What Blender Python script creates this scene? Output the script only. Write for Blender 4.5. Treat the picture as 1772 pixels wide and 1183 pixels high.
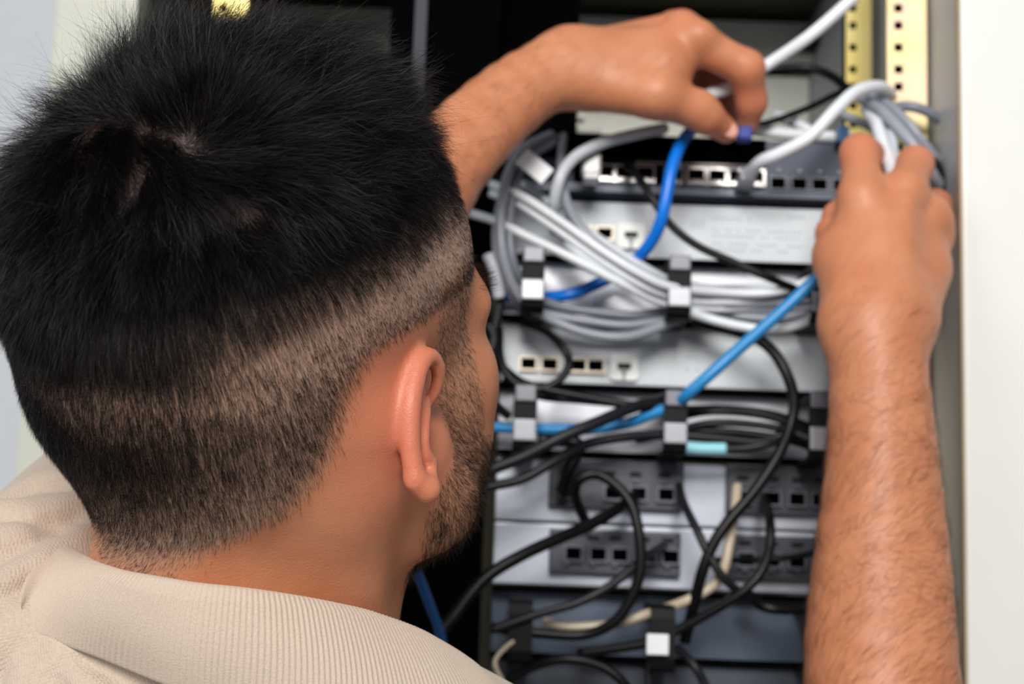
import bpy, bmesh, random
from mathutils import Vector, Matrix
random.seed(7)
for _o in list(bpy.data.objects): bpy.data.objects.remove(_o)
import numpy as np, math
F = 2667.0
CAMZ = 1.4
PITCH, ROLL = math.radians(9.0), math.radians(2.0)
def _rx(a):
    c, s = math.cos(a), math.sin(a); return np.array([[1,0,0],[0,c,-s],[0,s,c]])
def _rz(a):
    c, s = math.cos(a), math.sin(a); return np.array([[c,-s,0],[s,c,0],[0,0,1]])
def _ry(a):
    c, s = math.cos(a), math.sin(a); return np.array([[c,0,s],[0,1,0],[-s,0,c]])
CAMR = _rx(math.pi/2 + PITCH) @ _rz(ROLL)
CAMO = np.array([0, 0, CAMZ])
def at(px, py, Y):
    """the world point on the vertical plane y = Y seen along this ray"""
    d = CAMR @ np.array([(px-886.0)/F, -(py-591.5)/F, -1.0])
    return CAMO + d*(Y/d[1])
def rad(px, py, Y, r):
    d = CAMR @ np.array([(px-886.0)/F, -(py-591.5)/F, -1.0])
    return r*(Y/d[1])/F
def proj(P):
    q = (np.asarray(P) - CAMO) @ CAMR
    return np.stack([886 + F*q[..., 0]/-q[..., 2], 591.5 - F*q[..., 1]/-q[..., 2]], -1)

# ---------- signed distance helpers ----------
def smin(a, b, k):
    h = np.clip(.5+.5*(b-a)/k, 0, 1)
    return b*(1-h)+a*h-k*h*(1-h)
def smax(a, b, k): return -smin(-a, -b, k)
def cone(p, a, b, r1, r2):
    a = np.asarray(a, np.float32); b = np.asarray(b, np.float32); ba = b-a
    q = p-a
    t = np.clip(q@ba/max(float(ba@ba), 1e-12), 0, 1)
    return np.sqrt(((q-t[..., None]*ba)**2).sum(-1)) - (r1+(r2-r1)*t)
def ball(p, c, r): return np.sqrt(((p-np.asarray(c, np.float32))**2).sum(-1))-r
def ell(p, c, r, R=None):
    q = p-np.asarray(c, np.float32)
    if R is not None: q = q@np.asarray(R, np.float32)
    r = np.asarray(r, np.float32)
    k0 = np.sqrt(((q/r)**2).sum(-1)); k1 = np.sqrt(((q/(r*r))**2).sum(-1))
    return k0*(k0-1)/np.maximum(k1, 1e-6)
def chain(p, pts, k=.004):
    d = None
    for (a, ra), (b, rb) in zip(pts[:-1], pts[1:]):
        e = cone(p, a, b, ra, rb)
        d = e if d is None else smin(d, e, k)
    return d

class Grp:
    def __init__(s, fn, lo, hi, k=.006): s.fn, s.lo, s.hi, s.k = fn, np.array(lo), np.array(hi), k
def field(groups, P, cen, brad):
    d = np.full(P.shape[:-1], 1.0, np.float32)
    for g in groups:
        gap = np.maximum(np.maximum(g.lo-cen, cen-g.hi), 0)
        m = np.sqrt((gap**2).sum(-1)) < brad+.03
        if m.any():
            d[m] = smin(d[m], g.fn(P[m].astype(np.float32)), g.k)
    return d
def mesh_sdf(groups, h, n=14):
    """surface nets over the blocks that the surface crosses"""
    lo = np.min([g.lo for g in groups], 0)-.03; hi = np.max([g.hi for g in groups], 0)+.03
    bs = n*h
    nb = np.ceil((hi-lo)/bs).astype(int)
    I = np.stack(np.meshgrid(*[np.arange(k) for k in nb], indexing='ij'), -1).reshape(-1, 3)
    cen = lo+(I+.5)*bs
    brad = bs*.87
    dc = field(groups, cen[:, None, :], cen, brad)[:, 0]
    I = I[np.abs(dc) < brad*1.7]
    off = np.stack(np.meshgrid(*[np.arange(n+1)]*3, indexing='ij'), -1).reshape(-1, 3)
    dims = nb*n+2
    VI, VP, QD = [], [], []
    key = lambda c: (c[..., 0].astype(np.int64)*dims[1]+c[..., 1])*dims[2]+c[..., 2]
    cor = np.array([[i, j, k] for i in (0, 1) for j in (0, 1) for k in (0, 1)])
    edges = [(a, b) for a in range(8) for b in range(a+1, 8) if abs(cor[a]-cor[b]).sum() == 1]
    for s in range(0, len(I), 150):
        J = I[s:s+150]
        base = J*n
        G = base[:, None, :]+off
        P = lo+G*h
        D = field(groups, P, lo+(J+.5)*bs, brad).reshape(-1, n+1, n+1, n+1)
        C = [D[:, c[0]:c[0]+n, c[1]:c[1]+n, c[2]:c[2]+n] for c in cor]
        neg = sum((c < 0).astype(np.int8) for c in C)
        m = (neg > 0) & (neg < 8)
        w = np.argwhere(m)
        vals = np.stack([c[m] for c in C], -1)
        acc = np.zeros((len(w), 3)); cnt = np.zeros(len(w))
        for a, b in edges:
            va, vb = vals[:, a], vals[:, b]
            x = (va < 0) != (vb < 0)
            t = np.where(x, va/np.where(x, va-vb, 1), 0)
            acc += x[:, None]*(cor[a]+t[:, None]*(cor[b]-cor[a])); cnt += x
        cell = base[w[:, 0]]+w[:, 1:]
        VI.append(key(cell)); VP.append(lo+(cell+acc/cnt[:, None])*h)
        for ax in range(3):
            e = np.eye(3, dtype=int)[ax]
            A = D[:, :n, :n, :n]; B = D[:, e[0]:n+e[0], e[1]:n+e[1], e[2]:n+e[2]]
            x = (A < 0) != (B < 0)
            w = np.argwhere(x); g = base[w[:, 0]]+w[:, 1:]
            fl = (A[x] < 0)
            u, v = np.eye(3, dtype=int)[(ax+1) % 3], np.eye(3, dtype=int)[(ax+2) % 3]
            q = np.stack([key(g-u-v), key(g-v), key(g), key(g-u)], -1)
            q[~fl] = q[~fl][:, ::-1]
            QD.append(q)
    VI = np.concatenate(VI); VP = np.concatenate(VP); QD = np.concatenate(QD)
    o = np.argsort(VI); VI = VI[o]; VP = VP[o]
    ix = np.searchsorted(VI, QD).clip(0, len(VI)-1)
    ok = (VI[ix] == QD).all(1)
    return VP, ix[ok]
C = bpy.context.scene.collection
RNG = np.random.default_rng(11)
# ---------- camera, world, lights, exposure ----------
cd = bpy.data.cameras.new('camera'); cam = bpy.data.objects.new('camera', cd); C.objects.link(cam)
cd.sensor_width = 36; cd.lens = 36*F/1772; cd.clip_start = .02
cam.matrix_world = Matrix.Translation(CAMO.tolist()) @ Matrix(CAMR.tolist()).to_4x4()
cd.dof.use_dof = True; cd.dof.focus_distance = .615; cd.dof.aperture_fstop = cd.lens/5.6; cd.dof.aperture_blades = 0
sc = bpy.context.scene; sc.camera = cam
w = bpy.data.worlds.new('world'); sc.world = w; w.use_nodes = True
bg = w.node_tree.nodes['Background']; bg.inputs[0].default_value = (.80, .90, 1.0, 1); bg.inputs[1].default_value = .26
def area(name, loc, target, size, sizey, power, col):
    l = bpy.data.lights.new(name, 'AREA'); l.shape = 'RECTANGLE'; l.size = size; l.size_y = sizey; l.energy = power; l.color = col
    o = bpy.data.objects.new(name, l); C.objects.link(o); o.location = loc
    o.rotation_euler = (Vector(target)-Vector(loc)).to_track_quat('-Z', 'Y').to_euler(); return o
area('window_light', (-.15, -2.5, 3.0), (0, .85, 1.45), 1.3, 1.3, 142, (1, .97, .93))
area('fill_light', (-2.6, -1.6, 2.4), (0, .8, 1.4), 1.2, 1.2, 30, (.97, .98, 1))  # weak unseen fill lamp, added from the left
sc.view_settings.view_transform = 'Standard'; sc.view_settings.look = 'None'; sc.view_settings.gamma = 1
sc.view_settings.exposure = 0.0; sc.view_settings.use_curve_mapping = False
sc.cycles.use_denoising = True; sc.cycles.max_bounces = 8; sc.cycles.transparent_max_bounces = 8

# ---------- materials ----------
def lin(c): return tuple(((x/255)/12.92 if x/255 <= .04045 else ((x/255+.055)/1.055)**2.4) for x in c)
MATS = {}
def mat(name, col, rough=.5, metal=0, var=.12, scale=30, bump=0, bscale=400, **kw):
    if name in MATS: return MATS[name]
    m = bpy.data.materials.new(name); m.use_nodes = True; nt = m.node_tree; b = nt.nodes['Principled BSDF']
    b.inputs['Roughness'].default_value = rough; b.inputs['Metallic'].default_value = metal
    for k, v in kw.items(): b.inputs[k.replace('_', ' ')].default_value = v
    tc = nt.nodes.new('ShaderNodeTexCoord')
    n = nt.nodes.new('ShaderNodeTexNoise'); n.inputs['Scale'].default_value = scale; n.inputs['Detail'].default_value = 4
    nt.links.new(tc.outputs['Object'], n.inputs['Vector'])
    r = nt.nodes.new('ShaderNodeMix'); r.data_type = 'RGBA'
    c = lin(col); r.inputs[6].default_value = (*[x*(1-var) for x in c], 1); r.inputs[7].default_value = (*[min(1, x*(1+var)) for x in c], 1)
    nt.links.new(n.outputs['Fac'], r.inputs[0]); nt.links.new(r.outputs[2], b.inputs['Base Color'])
    if bump:
        n2 = nt.nodes.new('ShaderNodeTexNoise'); n2.inputs['Scale'].default_value = bscale; n2.inputs['Detail'].default_value = 3
        nt.links.new(tc.outputs['Object'], n2.inputs['Vector'])
        bp = nt.nodes.new('ShaderNodeBump'); bp.inputs['Strength'].default_value = bump; bp.inputs['Distance'].default_value = .001
        nt.links.new(n2.outputs['Fac'], bp.inputs['Height']); nt.links.new(bp.outputs[0], b.inputs['Normal'])
    MATS[name] = m; return m

# ---------- object helpers ----------
def link(name, me, m=None, parent=None, **props):
    o = bpy.data.objects.new(name, me); C.objects.link(o)
    if m is not None:
        for x in (m if isinstance(m, (list, tuple)) else [m]): me.materials.append(x)
    if parent is not None: o.parent = parent
    for k, v in props.items(): o[k] = v
    return o
def empty(name, **props):
    o = bpy.data.objects.new(name, None); C.objects.link(o); o.empty_display_size = .02
    for k, v in props.items(): o[k] = v
    return o
def np_mesh(name, V, Q, smooth=True):
    me = bpy.data.meshes.new(name); k = Q.shape[1]
    me.vertices.add(len(V)); me.vertices.foreach_set('co', np.ascontiguousarray(V, np.float32).ravel())
    me.loops.add(Q.size); me.loops.foreach_set('vertex_index', Q.astype(np.int32).ravel())
    me.polygons.add(len(Q)); me.polygons.foreach_set('loop_start', np.arange(0, Q.size, k, dtype=np.int32))
    me.polygons.foreach_set('use_smooth', np.full(len(Q), smooth))
    me.update(calc_edges=True); me.validate(); return me
def bm_mesh(name, bm, smooth=False):
    me = bpy.data.meshes.new(name); bmesh.ops.recalc_face_normals(bm, faces=bm.faces[:]); bm.to_mesh(me); bm.free()
    for p in me.polygons: p.use_smooth = smooth
    return me
def add_box(bm, x0, x1, y0, y1, z0, z1, bev=0, mi=0):
    r = bmesh.ops.create_cube(bm, size=1)
    for v in r['verts']: v.co = Vector(((x0+x1)/2+v.co.x*(x1-x0), (y0+y1)/2+v.co.y*(y1-y0), (z0+z1)/2+v.co.z*(z1-z0)))
    fs = {f for v in r['verts'] for f in v.link_faces}
    for f in fs: f.material_index = mi
    if bev:
        es = list({e for v in r['verts'] for e in v.link_edges})
        q = bmesh.ops.bevel(bm, geom=es, offset=bev, segments=2, affect='EDGES', profile=.6)
        for f in q['faces']: f.material_index = mi
def box(name, x0, x1, y0, y1, z0, z1, m, parent=None, bev=.0006, **props):
    bm = bmesh.new(); add_box(bm, x0, x1, y0, y1, z0, z1, bev); return link(name, bm_mesh(name, bm), m, parent, **props)
def prism(name, pts, y0, y1, m, parent=None, bev=0, **props):
    """outline in x, z extruded from y0 to y1"""
    bm = bmesh.new(); f = bm.faces.new([bm.verts.new((x, y0, z)) for x, z in pts])
    r = bmesh.ops.extrude_face_region(bm, geom=[f])
    for v in r['geom']:
        if isinstance(v, bmesh.types.BMVert): v.co.y = y1
    if bev: bmesh.ops.bevel(bm, geom=bm.edges[:], offset=bev, segments=2, affect='EDGES')
    return link(name, bm_mesh(name, bm), m, parent, **props)
def crom(P, n):
    P = np.array(P, float); Q = np.vstack([2*P[0]-P[1], P, 2*P[-1]-P[-2]]); out = []
    for i in range(1, len(Q)-2):
        for t in np.arange(n)/n:
            a, b, c, d = Q[i-1], Q[i], Q[i+1], Q[i+2]
            out.append(.5*((2*b)+(-a+c)*t+(2*a-5*b+4*c-d)*t*t+(-a+3*b-3*c+d)*t**3))
    out.append(P[-1]); return np.array(out)
def tube_mesh(name, P, r, ns=12, radii=None):
    P = np.asarray(P); T = np.gradient(P, axis=0); T /= np.linalg.norm(T, axis=1)[:, None]
    u = np.cross(T[0], [0, 0, 1.0]); u = u if np.linalg.norm(u) > .1 else np.cross(T[0], [1.0, 0, 0]); u /= np.linalg.norm(u)
    V = []
    for i in range(len(P)):
        u = u-T[i]*(u@T[i]); u /= np.linalg.norm(u); v = np.cross(T[i], u)
        a = np.arange(ns)*2*math.pi/ns; rr = r if radii is None else radii[i]
        V.append(P[i]+rr*(np.cos(a)[:, None]*u+np.sin(a)[:, None]*v))
    n = len(P); V = np.vstack(V+[P[:1], P[-1:]])
    F_ = [[i*ns+j, i*ns+(j+1) % ns, (i+1)*ns+(j+1) % ns, (i+1)*ns+j] for i in range(n-1) for j in range(ns)]
    F_ += [[n*ns, (j+1) % ns, j] for j in range(ns)]+[[n*ns+1, (n-1)*ns+j, (n-1)*ns+(j+1) % ns] for j in range(ns)]
    me = bpy.data.meshes.new(name); me.from_pydata(V.tolist(), [], F_)
    for p in me.polygons: p.use_smooth = True
    return me
# ---------- the setting ----------
YF = 1.07
def X(px, Y=YF, py=560): return float(at(px, py, Y)[0])
def Z(py, Y=YF, px=1180): return float(at(px, py, Y)[2])
M_wall = mat('wall_paint', (222, 224, 228), .8, bump=.2, bscale=60, var=.04)
M_floor = mat('floor_vinyl', (120, 120, 118), .5)
M_cream = mat('cream_powder_coat', (186, 187, 174), .38, var=.03, bump=.12, bscale=900)
M_white = mat('white_powder_coat', (226, 226, 221), .42, var=.02, bump=.12, bscale=900)
M_side = mat('grey_side_panel', (186, 188, 190), .5, var=.04)
M_black = mat('black_plastic', (5, 5, 6), .6, var=.2, Specular_IOR_Level=.25)
M_matte = mat('black_matte', (2, 2, 3), .95, var=.2, Specular_IOR_Level=.03)
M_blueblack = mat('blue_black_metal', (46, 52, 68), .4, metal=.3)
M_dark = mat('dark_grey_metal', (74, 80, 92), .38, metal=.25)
M_lgrey = mat('light_grey_panel', (208, 214, 219), .45, var=.03)
M_gloss = mat('glossy_pale_panel', (236, 238, 246), .22, metal=.1, var=.05)
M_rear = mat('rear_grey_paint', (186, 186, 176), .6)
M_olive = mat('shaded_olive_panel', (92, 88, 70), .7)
M_silver = mat('bright_tin', (215, 212, 208), .25, metal=.9)
M_chrome = mat('glossy_grey_clip', (160, 162, 168), .3, metal=.3)
def gold():
    m = mat('yellow_passivated_zinc', (226, 206, 140), .32, metal=.45, var=.1)
    nt = m.node_tree; b = nt.nodes['Principled BSDF']; n = nt.nodes.new('ShaderNodeTexNoise'); n.inputs['Scale'].default_value = 9
    tc = [x for x in nt.nodes if x.type == 'TEX_COORD'][0]; nt.links.new(tc.outputs['Object'], n.inputs['Vector'])
    r = nt.nodes.new('ShaderNodeValToRGB'); e = r.color_ramp.elements
    e[0].position = .35; e[0].color = (*lin((230, 208, 120)), 1); e[1].position = .6; e[1].color = (*lin((232, 200, 172)), 1)
    x = e.new(.48); x.color = (*lin((230, 216, 150)), 1); x = e.new(.7); x.color = (*lin((196, 204, 130)), 1)
    nt.links.new(n.outputs['Fac'], r.inputs[0]); nt.links.new(r.outputs[0], b.inputs['Base Color']); return m
M_gold = gold()
def struct(o, lab=None):
    o['kind'] = 'structure'
    if lab: o['label'] = lab
    return o
struct(box('wall_back', -2.6, 2.6, 2.6, 2.7, 0, 3.0, M_wall, bev=0), 'pale bluish grey wall far behind the cabinet')
struct(box('floor', -2.6, 2.6, -1.5, 2.6, -.05, 0, M_floor, bev=0), 'plain grey floor under the cabinet')

# cabinet shell
cab = empty('server_cabinet', label='pale powder coated server cabinet shell with open front around the rack', category='cabinet')
xr = X(1656, 1.0); zt, zb = 1.98, .12
box('front_frame', xr, xr+.16, .985, 1.0, zb, zt, M_white, cab, bev=.003, label='white right front frame of the cabinet')
box('side_panel', xr+.001, xr+.004, .999, 1.62, zb, zt, M_side, cab)
box('door_seal', xr-.001, xr, .986, .993, zb, zt, mat('tan_seal', (190, 170, 140), .7), cab, bev=0)
xl0, xl1 = X(62, 1.12), X(218, 1.12)
box('front_frame', xl0, xl1, 1.10, 1.125, zb, zt, M_cream, cab, bev=.004, label='cream left front frame of the cabinet')
box('frame_flange', xl1-.012, xl1, 1.085, 1.10, zb, zt, M_cream, cab, bev=.003)
box('side_panel', xl0+.002, xl0+.006, 1.125, 1.62, zb, zt, M_side, cab)
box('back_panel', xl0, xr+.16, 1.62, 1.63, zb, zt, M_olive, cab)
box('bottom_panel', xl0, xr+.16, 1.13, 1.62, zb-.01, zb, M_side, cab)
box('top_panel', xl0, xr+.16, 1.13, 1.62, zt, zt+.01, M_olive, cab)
# rear cross bars
def zz(py, Y, px=1250): return float(at(px, py, Y)[2])
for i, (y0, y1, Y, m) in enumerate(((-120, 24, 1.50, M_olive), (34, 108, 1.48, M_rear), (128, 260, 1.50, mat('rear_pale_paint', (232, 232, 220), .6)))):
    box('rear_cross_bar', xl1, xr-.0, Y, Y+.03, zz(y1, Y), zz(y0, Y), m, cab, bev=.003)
box('rear_latch', X(1385, 1.47, 60), X(1412, 1.47, 60), 1.455, 1.478, zz(80, 1.47), zz(52, 1.47), M_black, cab)

def rail(name, px0, px1, Y, lab, ret=.018, ppx=None):
    """a mounting rail: an L of sheet metal with its square holes as recessed parts"""
    x0, x1 = X(px0, Y, 120), X(px1, Y, 120); t = empty(name, label=lab, category='rack rail')
    hx = x0+(x1-x0)*.30 if ppx is None else X(ppx, Y, 120); s = .0030
    bm = bmesh.new()
    add_box(bm, x0, hx-s, Y, Y+.002, .2, 1.95); add_box(bm, hx+s, x1, Y, Y+.002, .2, 1.95)
    z = .2; holes = []
    zs = [float(at(ppx or (px0+px1)/2, p, Y)[2]) for p in (14, 44, 82, 120, 150)]
    k = zs[-1]
    step = [.01588, .01588, .0127]
    i = 0
    while k > .25: k -= step[i % 3]; i += 1; zs.append(k)
    k = zs[0]; i = 0
    while k < 1.9: k += step[i % 3]; i += 1; zs.append(k)
    zs = sorted(zs); prev = .2
    for q in zs:
        if q-s > prev: add_box(bm, hx-s, hx+s, Y, Y+.002, prev, q-s)
        prev = q+s
    add_box(bm, hx-s, hx+s, Y, Y+.002, prev, 1.95)
    add_box(bm, x1-.003, x1, Y+.002, Y+ret, .2, 1.95)
    link('rail_strip', bm_mesh('rail_strip', bm), M_gold, t)
    box('hole_backing', hx-.006, hx+.006, Y+.010, Y+.011, .2, 1.95, M_matte, t)
    return t
rail('mounting_rail', 1535, 1604, 1.06, 'yellow zinc front mounting rail with square holes beside the white frame', ppx=1555)
rail('mounting_rail', 362, 422, 1.10, 'yellow zinc mounting rail peeking out above the dark hair', ppx=380)
rail('mounting_rail', 1464, 1508, 1.20, 'yellow zinc rear mounting rail further back inside the cabinet', ppx=1476)
t = empty('vertical_cable_duct', label='black vertical cable duct standing left of the switches behind the head', category='cable duct')
box('duct_body', X(674, 1.045, 60), X(866, 1.045, 60), 1.045, 1.12, .3, 1.9, M_matte, t, bev=.002)
box('duct_edge_strip', X(716, 1.043, 60), X(738, 1.043, 60), 1.042, 1.045, .3, 1.9, mat('navy_strip', (24, 29, 42), .6), t)
box('duct_cover', X(790, 1.12, 60), X(1003, 1.12, 60), 1.122, 1.19, Z(235), 1.9, M_matte, t, bev=.002)
# ---------- equipment ----------
XL, XR = X(868), X(1533)
def port_mesh(w, h, shiny=True):
    bm = bmesh.new(); t = w*.10
    add_box(bm, -w/2, -w/2+t, -.003, .004, -h/2, h/2, 0, 0); add_box(bm, w/2-t, w/2, -.003, .004, -h/2, h/2, 0, 0)
    add_box(bm, -w/2, w/2, -.003, .004, h/2-t, h/2, 0, 0)
    add_box(bm, -w/2, w/2, -.0032, .004, -h/2, -h/2+t*1.2, 0, 0)
    add_box(bm, -w/2+t, w/2-t, -.0002, .0, -h/2+t, h/2-t, 0, 1)
    if shiny:
        add_box(bm, -w*.30, w*.30, -.004, .002, -h/2-.0005, -h/2+h*.26, .0006, 0)
    return bm_mesh('port', bm)
PM = port_mesh(.0140, .0125); PM.materials.append(M_silver); PM.materials.append(M_matte)
PD = port_mesh(.0128, .0110, False); PD.materials.append(mat('dim_grey_metal', (96, 98, 106), .4, metal=.5)); PD.materials.append(M_matte)
PB = port_mesh(.0128, .0105, False); PB.materials.append(mat('tan_shielded_metal', (176, 166, 150), .4, metal=.6)); PB.materials.append(M_matte)
def ports(parent, me, pxs, py, Y=YF, name='port'):
    for px in pxs:
        o = bpy.data.objects.new(name, me); C.objects.link(o); o.parent = parent
        o.location = (X(px, Y, py), Y-.0006, Z(py, Y))
def unit(name, y0, y1, m, lab, cat, depth=.16, x0=None, x1=None, Y=YF, gap=.0008, bev=.0012):
    t = empty(name, label=lab, category=cat)
    x0 = XL if x0 is None else x0; x1 = XR if x1 is None else x1
    z1, z0 = Z(y0), Z(y1)
    box('front_panel', x0, x1, Y, Y+.003, z0+gap, z1-gap, m, t, bev=bev)
    box('chassis', x0+.004, x1-.004, Y+.003, Y+depth, z0+.0015, z1-.0015, M_blueblack, t)
    return t, x0, x1, z0, z1
# black shelf above the top switch
t, x0, x1, z0, z1 = unit('top_switch', 236, 349, M_blueblack, 'dark blue grey network switch topmost in the rack with a row of shiny ports', 'switch')
box('port_housing', X(985), X(1322), YF-.004, YF, Z(322), Z(283), M_matte, t)
box('port_housing', X(1328), X(1470), YF-.003, YF, Z(330), Z(298), mat('slate_plastic', (60, 66, 78), .4), t)
box('top_bezel', X(890), X(1322), YF-.003, YF, Z(281), Z(236)-.001, M_matte, t)
box('trim_bar', X(1092), X(1316), YF-.0052, YF-.003, Z(289), Z(284), mat('brown_grey_metal', (150, 140, 136), .4, metal=.6), t)
box('lower_lip', X(868), XR, YF-.006, YF+.002, Z(341), Z(325), mat('slate_lip', (84, 90, 104), .35, metal=.2), t)
ports(t, PM, [1046, 1080, 1116, 1165, 1204, 1240, 1275, 1306], 305, YF-.006)
ports(t, PD, [1345, 1382, 1417, 1453], 313, YF-.004)
for px in (1345, 1382, 1417, 1452):
    bm = bmesh.new(); bmesh.ops.create_icosphere(bm, subdivisions=2, radius=.0022)
    o = link('status_lamp', bm_mesh('status_lamp', bm, True), mat('pale_lens', (150, 156, 168), .2), t); o.location = (X(px), YF-.001, Z(291))
for k, px in enumerate((1218, 1256, 1290)):
    bm = bmesh.new(); bmesh.ops.create_icosphere(bm, subdivisions=2, radius=.0014)
    o = link('status_lamp', bm_mesh('status_lamp', bm, True), mat('pale_lens', (150, 156, 168), .2), t); o.location = (X(px), YF-.006, Z(328))

def white_port(parent, px, py):
    Y = YF-.004; cx, cz = X(px, Y, py), Z(py, Y); r = .0098; c = .0032
    pts = []
    for sx, sz, a0 in ((1, 1, 0), (-1, 1, 90), (-1, -1, 180), (1, -1, 270)):
        for a in range(0, 91, 15):
            q = math.radians(a0+a); pts.append((cx+sx*(r-c)+c*math.cos(q), cz+sz*(r*.92-c)+c*math.sin(q)))
    f = prism('port_bezel', pts, Y, Y+.003, mat('bright_white_plastic', (250, 250, 246), .5, var=.01), parent)
    prism('port_opening', [(cx-.0046, cz+.0028), (cx+.0046, cz+.0028), (cx+.0046, cz-.0006), (cx-.0046, cz-.0006)], Y-.0006, Y, M_matte, f)
    prism('port_latch_slot', [(cx-.0046, cz-.0006), (cx+.0046, cz-.0006), (cx+.0014, cz-.0038), (cx+.0007, cz-r*.92), (cx-.0007, cz-r*.92), (cx-.0014, cz-.0038)], Y-.0005, Y, mat('grey_slot', (150, 150, 152), .5), f)
def print_rows(parent, rows, m):
    for (px0, px1, py, n) in rows:
        bm = bmesh.new(); w = (px1-px0)/n
        for i in range(n):
            if random.random() < .8: add_box(bm, X(px0+i*w), X(px0+i*w+w*.6), YF-.0002, YF+.001, Z(py+3), Z(py))
        link('printed_text', bm_mesh('printed_text', bm), m, parent)
M_print = mat('faint_grey_print', (168, 176, 182), .6)
t, *_ = unit('grey_switch', 352, 452, M_lgrey, 'light grey switch just under the dark top switch, black cable hanging across it', 'switch')
ports(t, PB, [1046, 1010], 410); white_port(t, 1092, 411)
print_rows(t, [(1192, 1220, 382, 3), (1194, 1218, 390, 3), (1230, 1300, 374, 9), (1230, 1390, 394, 22), (1230, 1385, 404, 20), (1230, 1390, 418, 22), (1232, 1380, 428, 20), (1360, 1395, 368, 4)], M_print)
t, *_ = unit('grey_switch', 566, 672, M_lgrey, 'light grey switch with four dark ports beside one white framed port', 'switch')
ports(t, PB, [914, 951, 1000, 1030], 639); white_port(t, 1080, 639)
print_rows(t, [(1190, 1210, 604, 3), (1190, 1212, 616, 3), (1188, 1214, 638, 3)], M_print)
box('bracket_tab', X(864, 1.066), X(872, 1.066), 1.060, 1.067, Z(632), Z(588), mat('cream_tab', (226, 214, 196), .4), t)

def guide(px, y0, y1, parent, clip=True, w=.0155, Y0=1.012):
    """a ring of flat band that sticks out of the manager and holds cables"""
    cx = X(px, Y0, (y0+y1)/2); z1, z0 = Z(y0, Y0), Z(y1, Y0); th = .0025
    path = [(YF, z1), (Y0+.008, z1), (Y0+.002, z1-.003), (Y0, z1-.009), (Y0, z0+.009), (Y0+.002, z0+.003), (Y0+.008, z0), (YF, z0)]
    c = np.array([YF, (z0+z1)/2]); inner = [(c[0]+(y-c[0])*(.94) if y < YF else y, c[1]+(z-c[1])*.86) for y, z in path]
    bm = bmesh.new(); L = []
    for s in (-1, 1):
        L.append(([bm.verts.new((cx+s*w/2, y, z)) for y, z in path], [bm.verts.new((cx+s*w/2, y, z)) for y, z in inner]))
    n = len(path)
    for i in range(n-1):
        (a, b), (c2, d2) = L[0], L[1]
        bm.faces.new((a[i], a[i+1], b[i+1], b[i])); bm.faces.new((c2[i], d2[i], d2[i+1], c2[i+1]))
        bm.faces.new((a[i], c2[i], c2[i+1], a[i+1])); bm.faces.new((b[i], b[i+1], d2[i+1], d2[i]))
    r = link('cable_ring', bm_mesh('cable_ring', bm), M_black, parent)
    if clip:
        h = z1-z0
        box('ring_clip', cx-w*.5, cx+w*.5, Y0-.003, Y0-.0002, z0+h*.16, z0+h*.50, M_chrome, r, bev=.0012)
        box('ring_cap', cx-w*.45, cx+w*.45, Y0-.003, Y0+.004, z1-h*.22, z1+.0015, mat('dim_grey_clip', (112, 112, 120), .35, metal=.2), r, bev=.001)
def manager(y0, y1, lab, rings, m=M_gloss):
    t, x0, x1, z0, z1 = unit('cable_manager', y0, y1, m, lab, 'cable manager', depth=.03, Y=YF+.004)
    box('panel_edge', x0, x1, YF-.010, YF+.003, z1-.0035, z1, M_matte, t); box('panel_edge', x0, x1, YF-.010, YF+.003, z0, z0+.003, M_matte, t)
    for px, a, b, cl in rings: guide(px, a, b, t, cl)
    return t
manager(453, 565, 'glossy pale cable manager carrying the grey cable bundle below the upper grey switch', [(922, 440, 545, True), (1176, 446, 548, True), (1425, 446, 548, True)])
manager(674, 796, 'glossy pale cable manager carrying black cables below the middle grey switch', [(908, 680, 790, True), (1169, 680, 785, True), (1421, 672, 790, True)])
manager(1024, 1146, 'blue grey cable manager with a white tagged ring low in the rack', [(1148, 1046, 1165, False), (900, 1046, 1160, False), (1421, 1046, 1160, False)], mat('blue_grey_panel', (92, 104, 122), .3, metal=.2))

def patch(y0, y1, lab, blocks, base, ys):
    t, x0, x1, z0, z1 = unit('patch_panel', y0, y1, base, lab, 'patch panel')
    for (a, b, pr) in blocks:
        h = box('jack_block', X(a), X(b), YF-.008, YF, Z(y0+ys[1]), Z(y0+ys[0]), mat('charcoal_jack_block', (66, 68, 76), .4, metal=.2), t, bev=.001)
        ports(h, PD, pr, y0+ys[2], YF-.0085, 'jack')
        for p in pr:
            box('label_window', X(p)-.004, X(p)+.004, YF-.0095, YF-.008, Z(y0+ys[3]+7), Z(y0+ys[3]), M_black, h, bev=0)
            box('jack_latch', X(p)-.0022, X(p)+.0022, YF-.011, YF-.0085, Z(y0+ys[4]+6), Z(y0+ys[4]), M_dark, h)
    return t
M_pp = mat('silver_blue_panel', (200, 206, 218), .3, metal=.25, var=.06)
patch(799, 912, 'silver patch panel with charcoal jack blocks right below the lower black cables', [(958, 1186, [985, 1060, 1104, 1152]), (1258, 1440, [1285, 1335, 1378, 1418])], M_pp, (2, 86, 58, 22, 36))
patch(912, 1022, 'lower silver patch panel with charcoal jack blocks above the blue grey manager', [(962, 1182, [992, 1035, 1072, 1120, 1160]), (1258, 1440, [1290, 1335, 1378, 1418])], M_pp, (10, 86, 52, 20, 68))
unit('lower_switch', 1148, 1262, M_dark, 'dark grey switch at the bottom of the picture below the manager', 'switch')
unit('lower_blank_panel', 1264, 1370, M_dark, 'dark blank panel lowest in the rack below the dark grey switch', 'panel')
box('label_plate', X(1130, 1.008), X(1167, 1.008), 1.006, 1.0095, Z(1134, 1.008), Z(1098, 1.008), mat('white_tag', (240, 242, 246), .4), None, label='small white tag stuck on the ring of the lowest cable manager', category='label')
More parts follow.
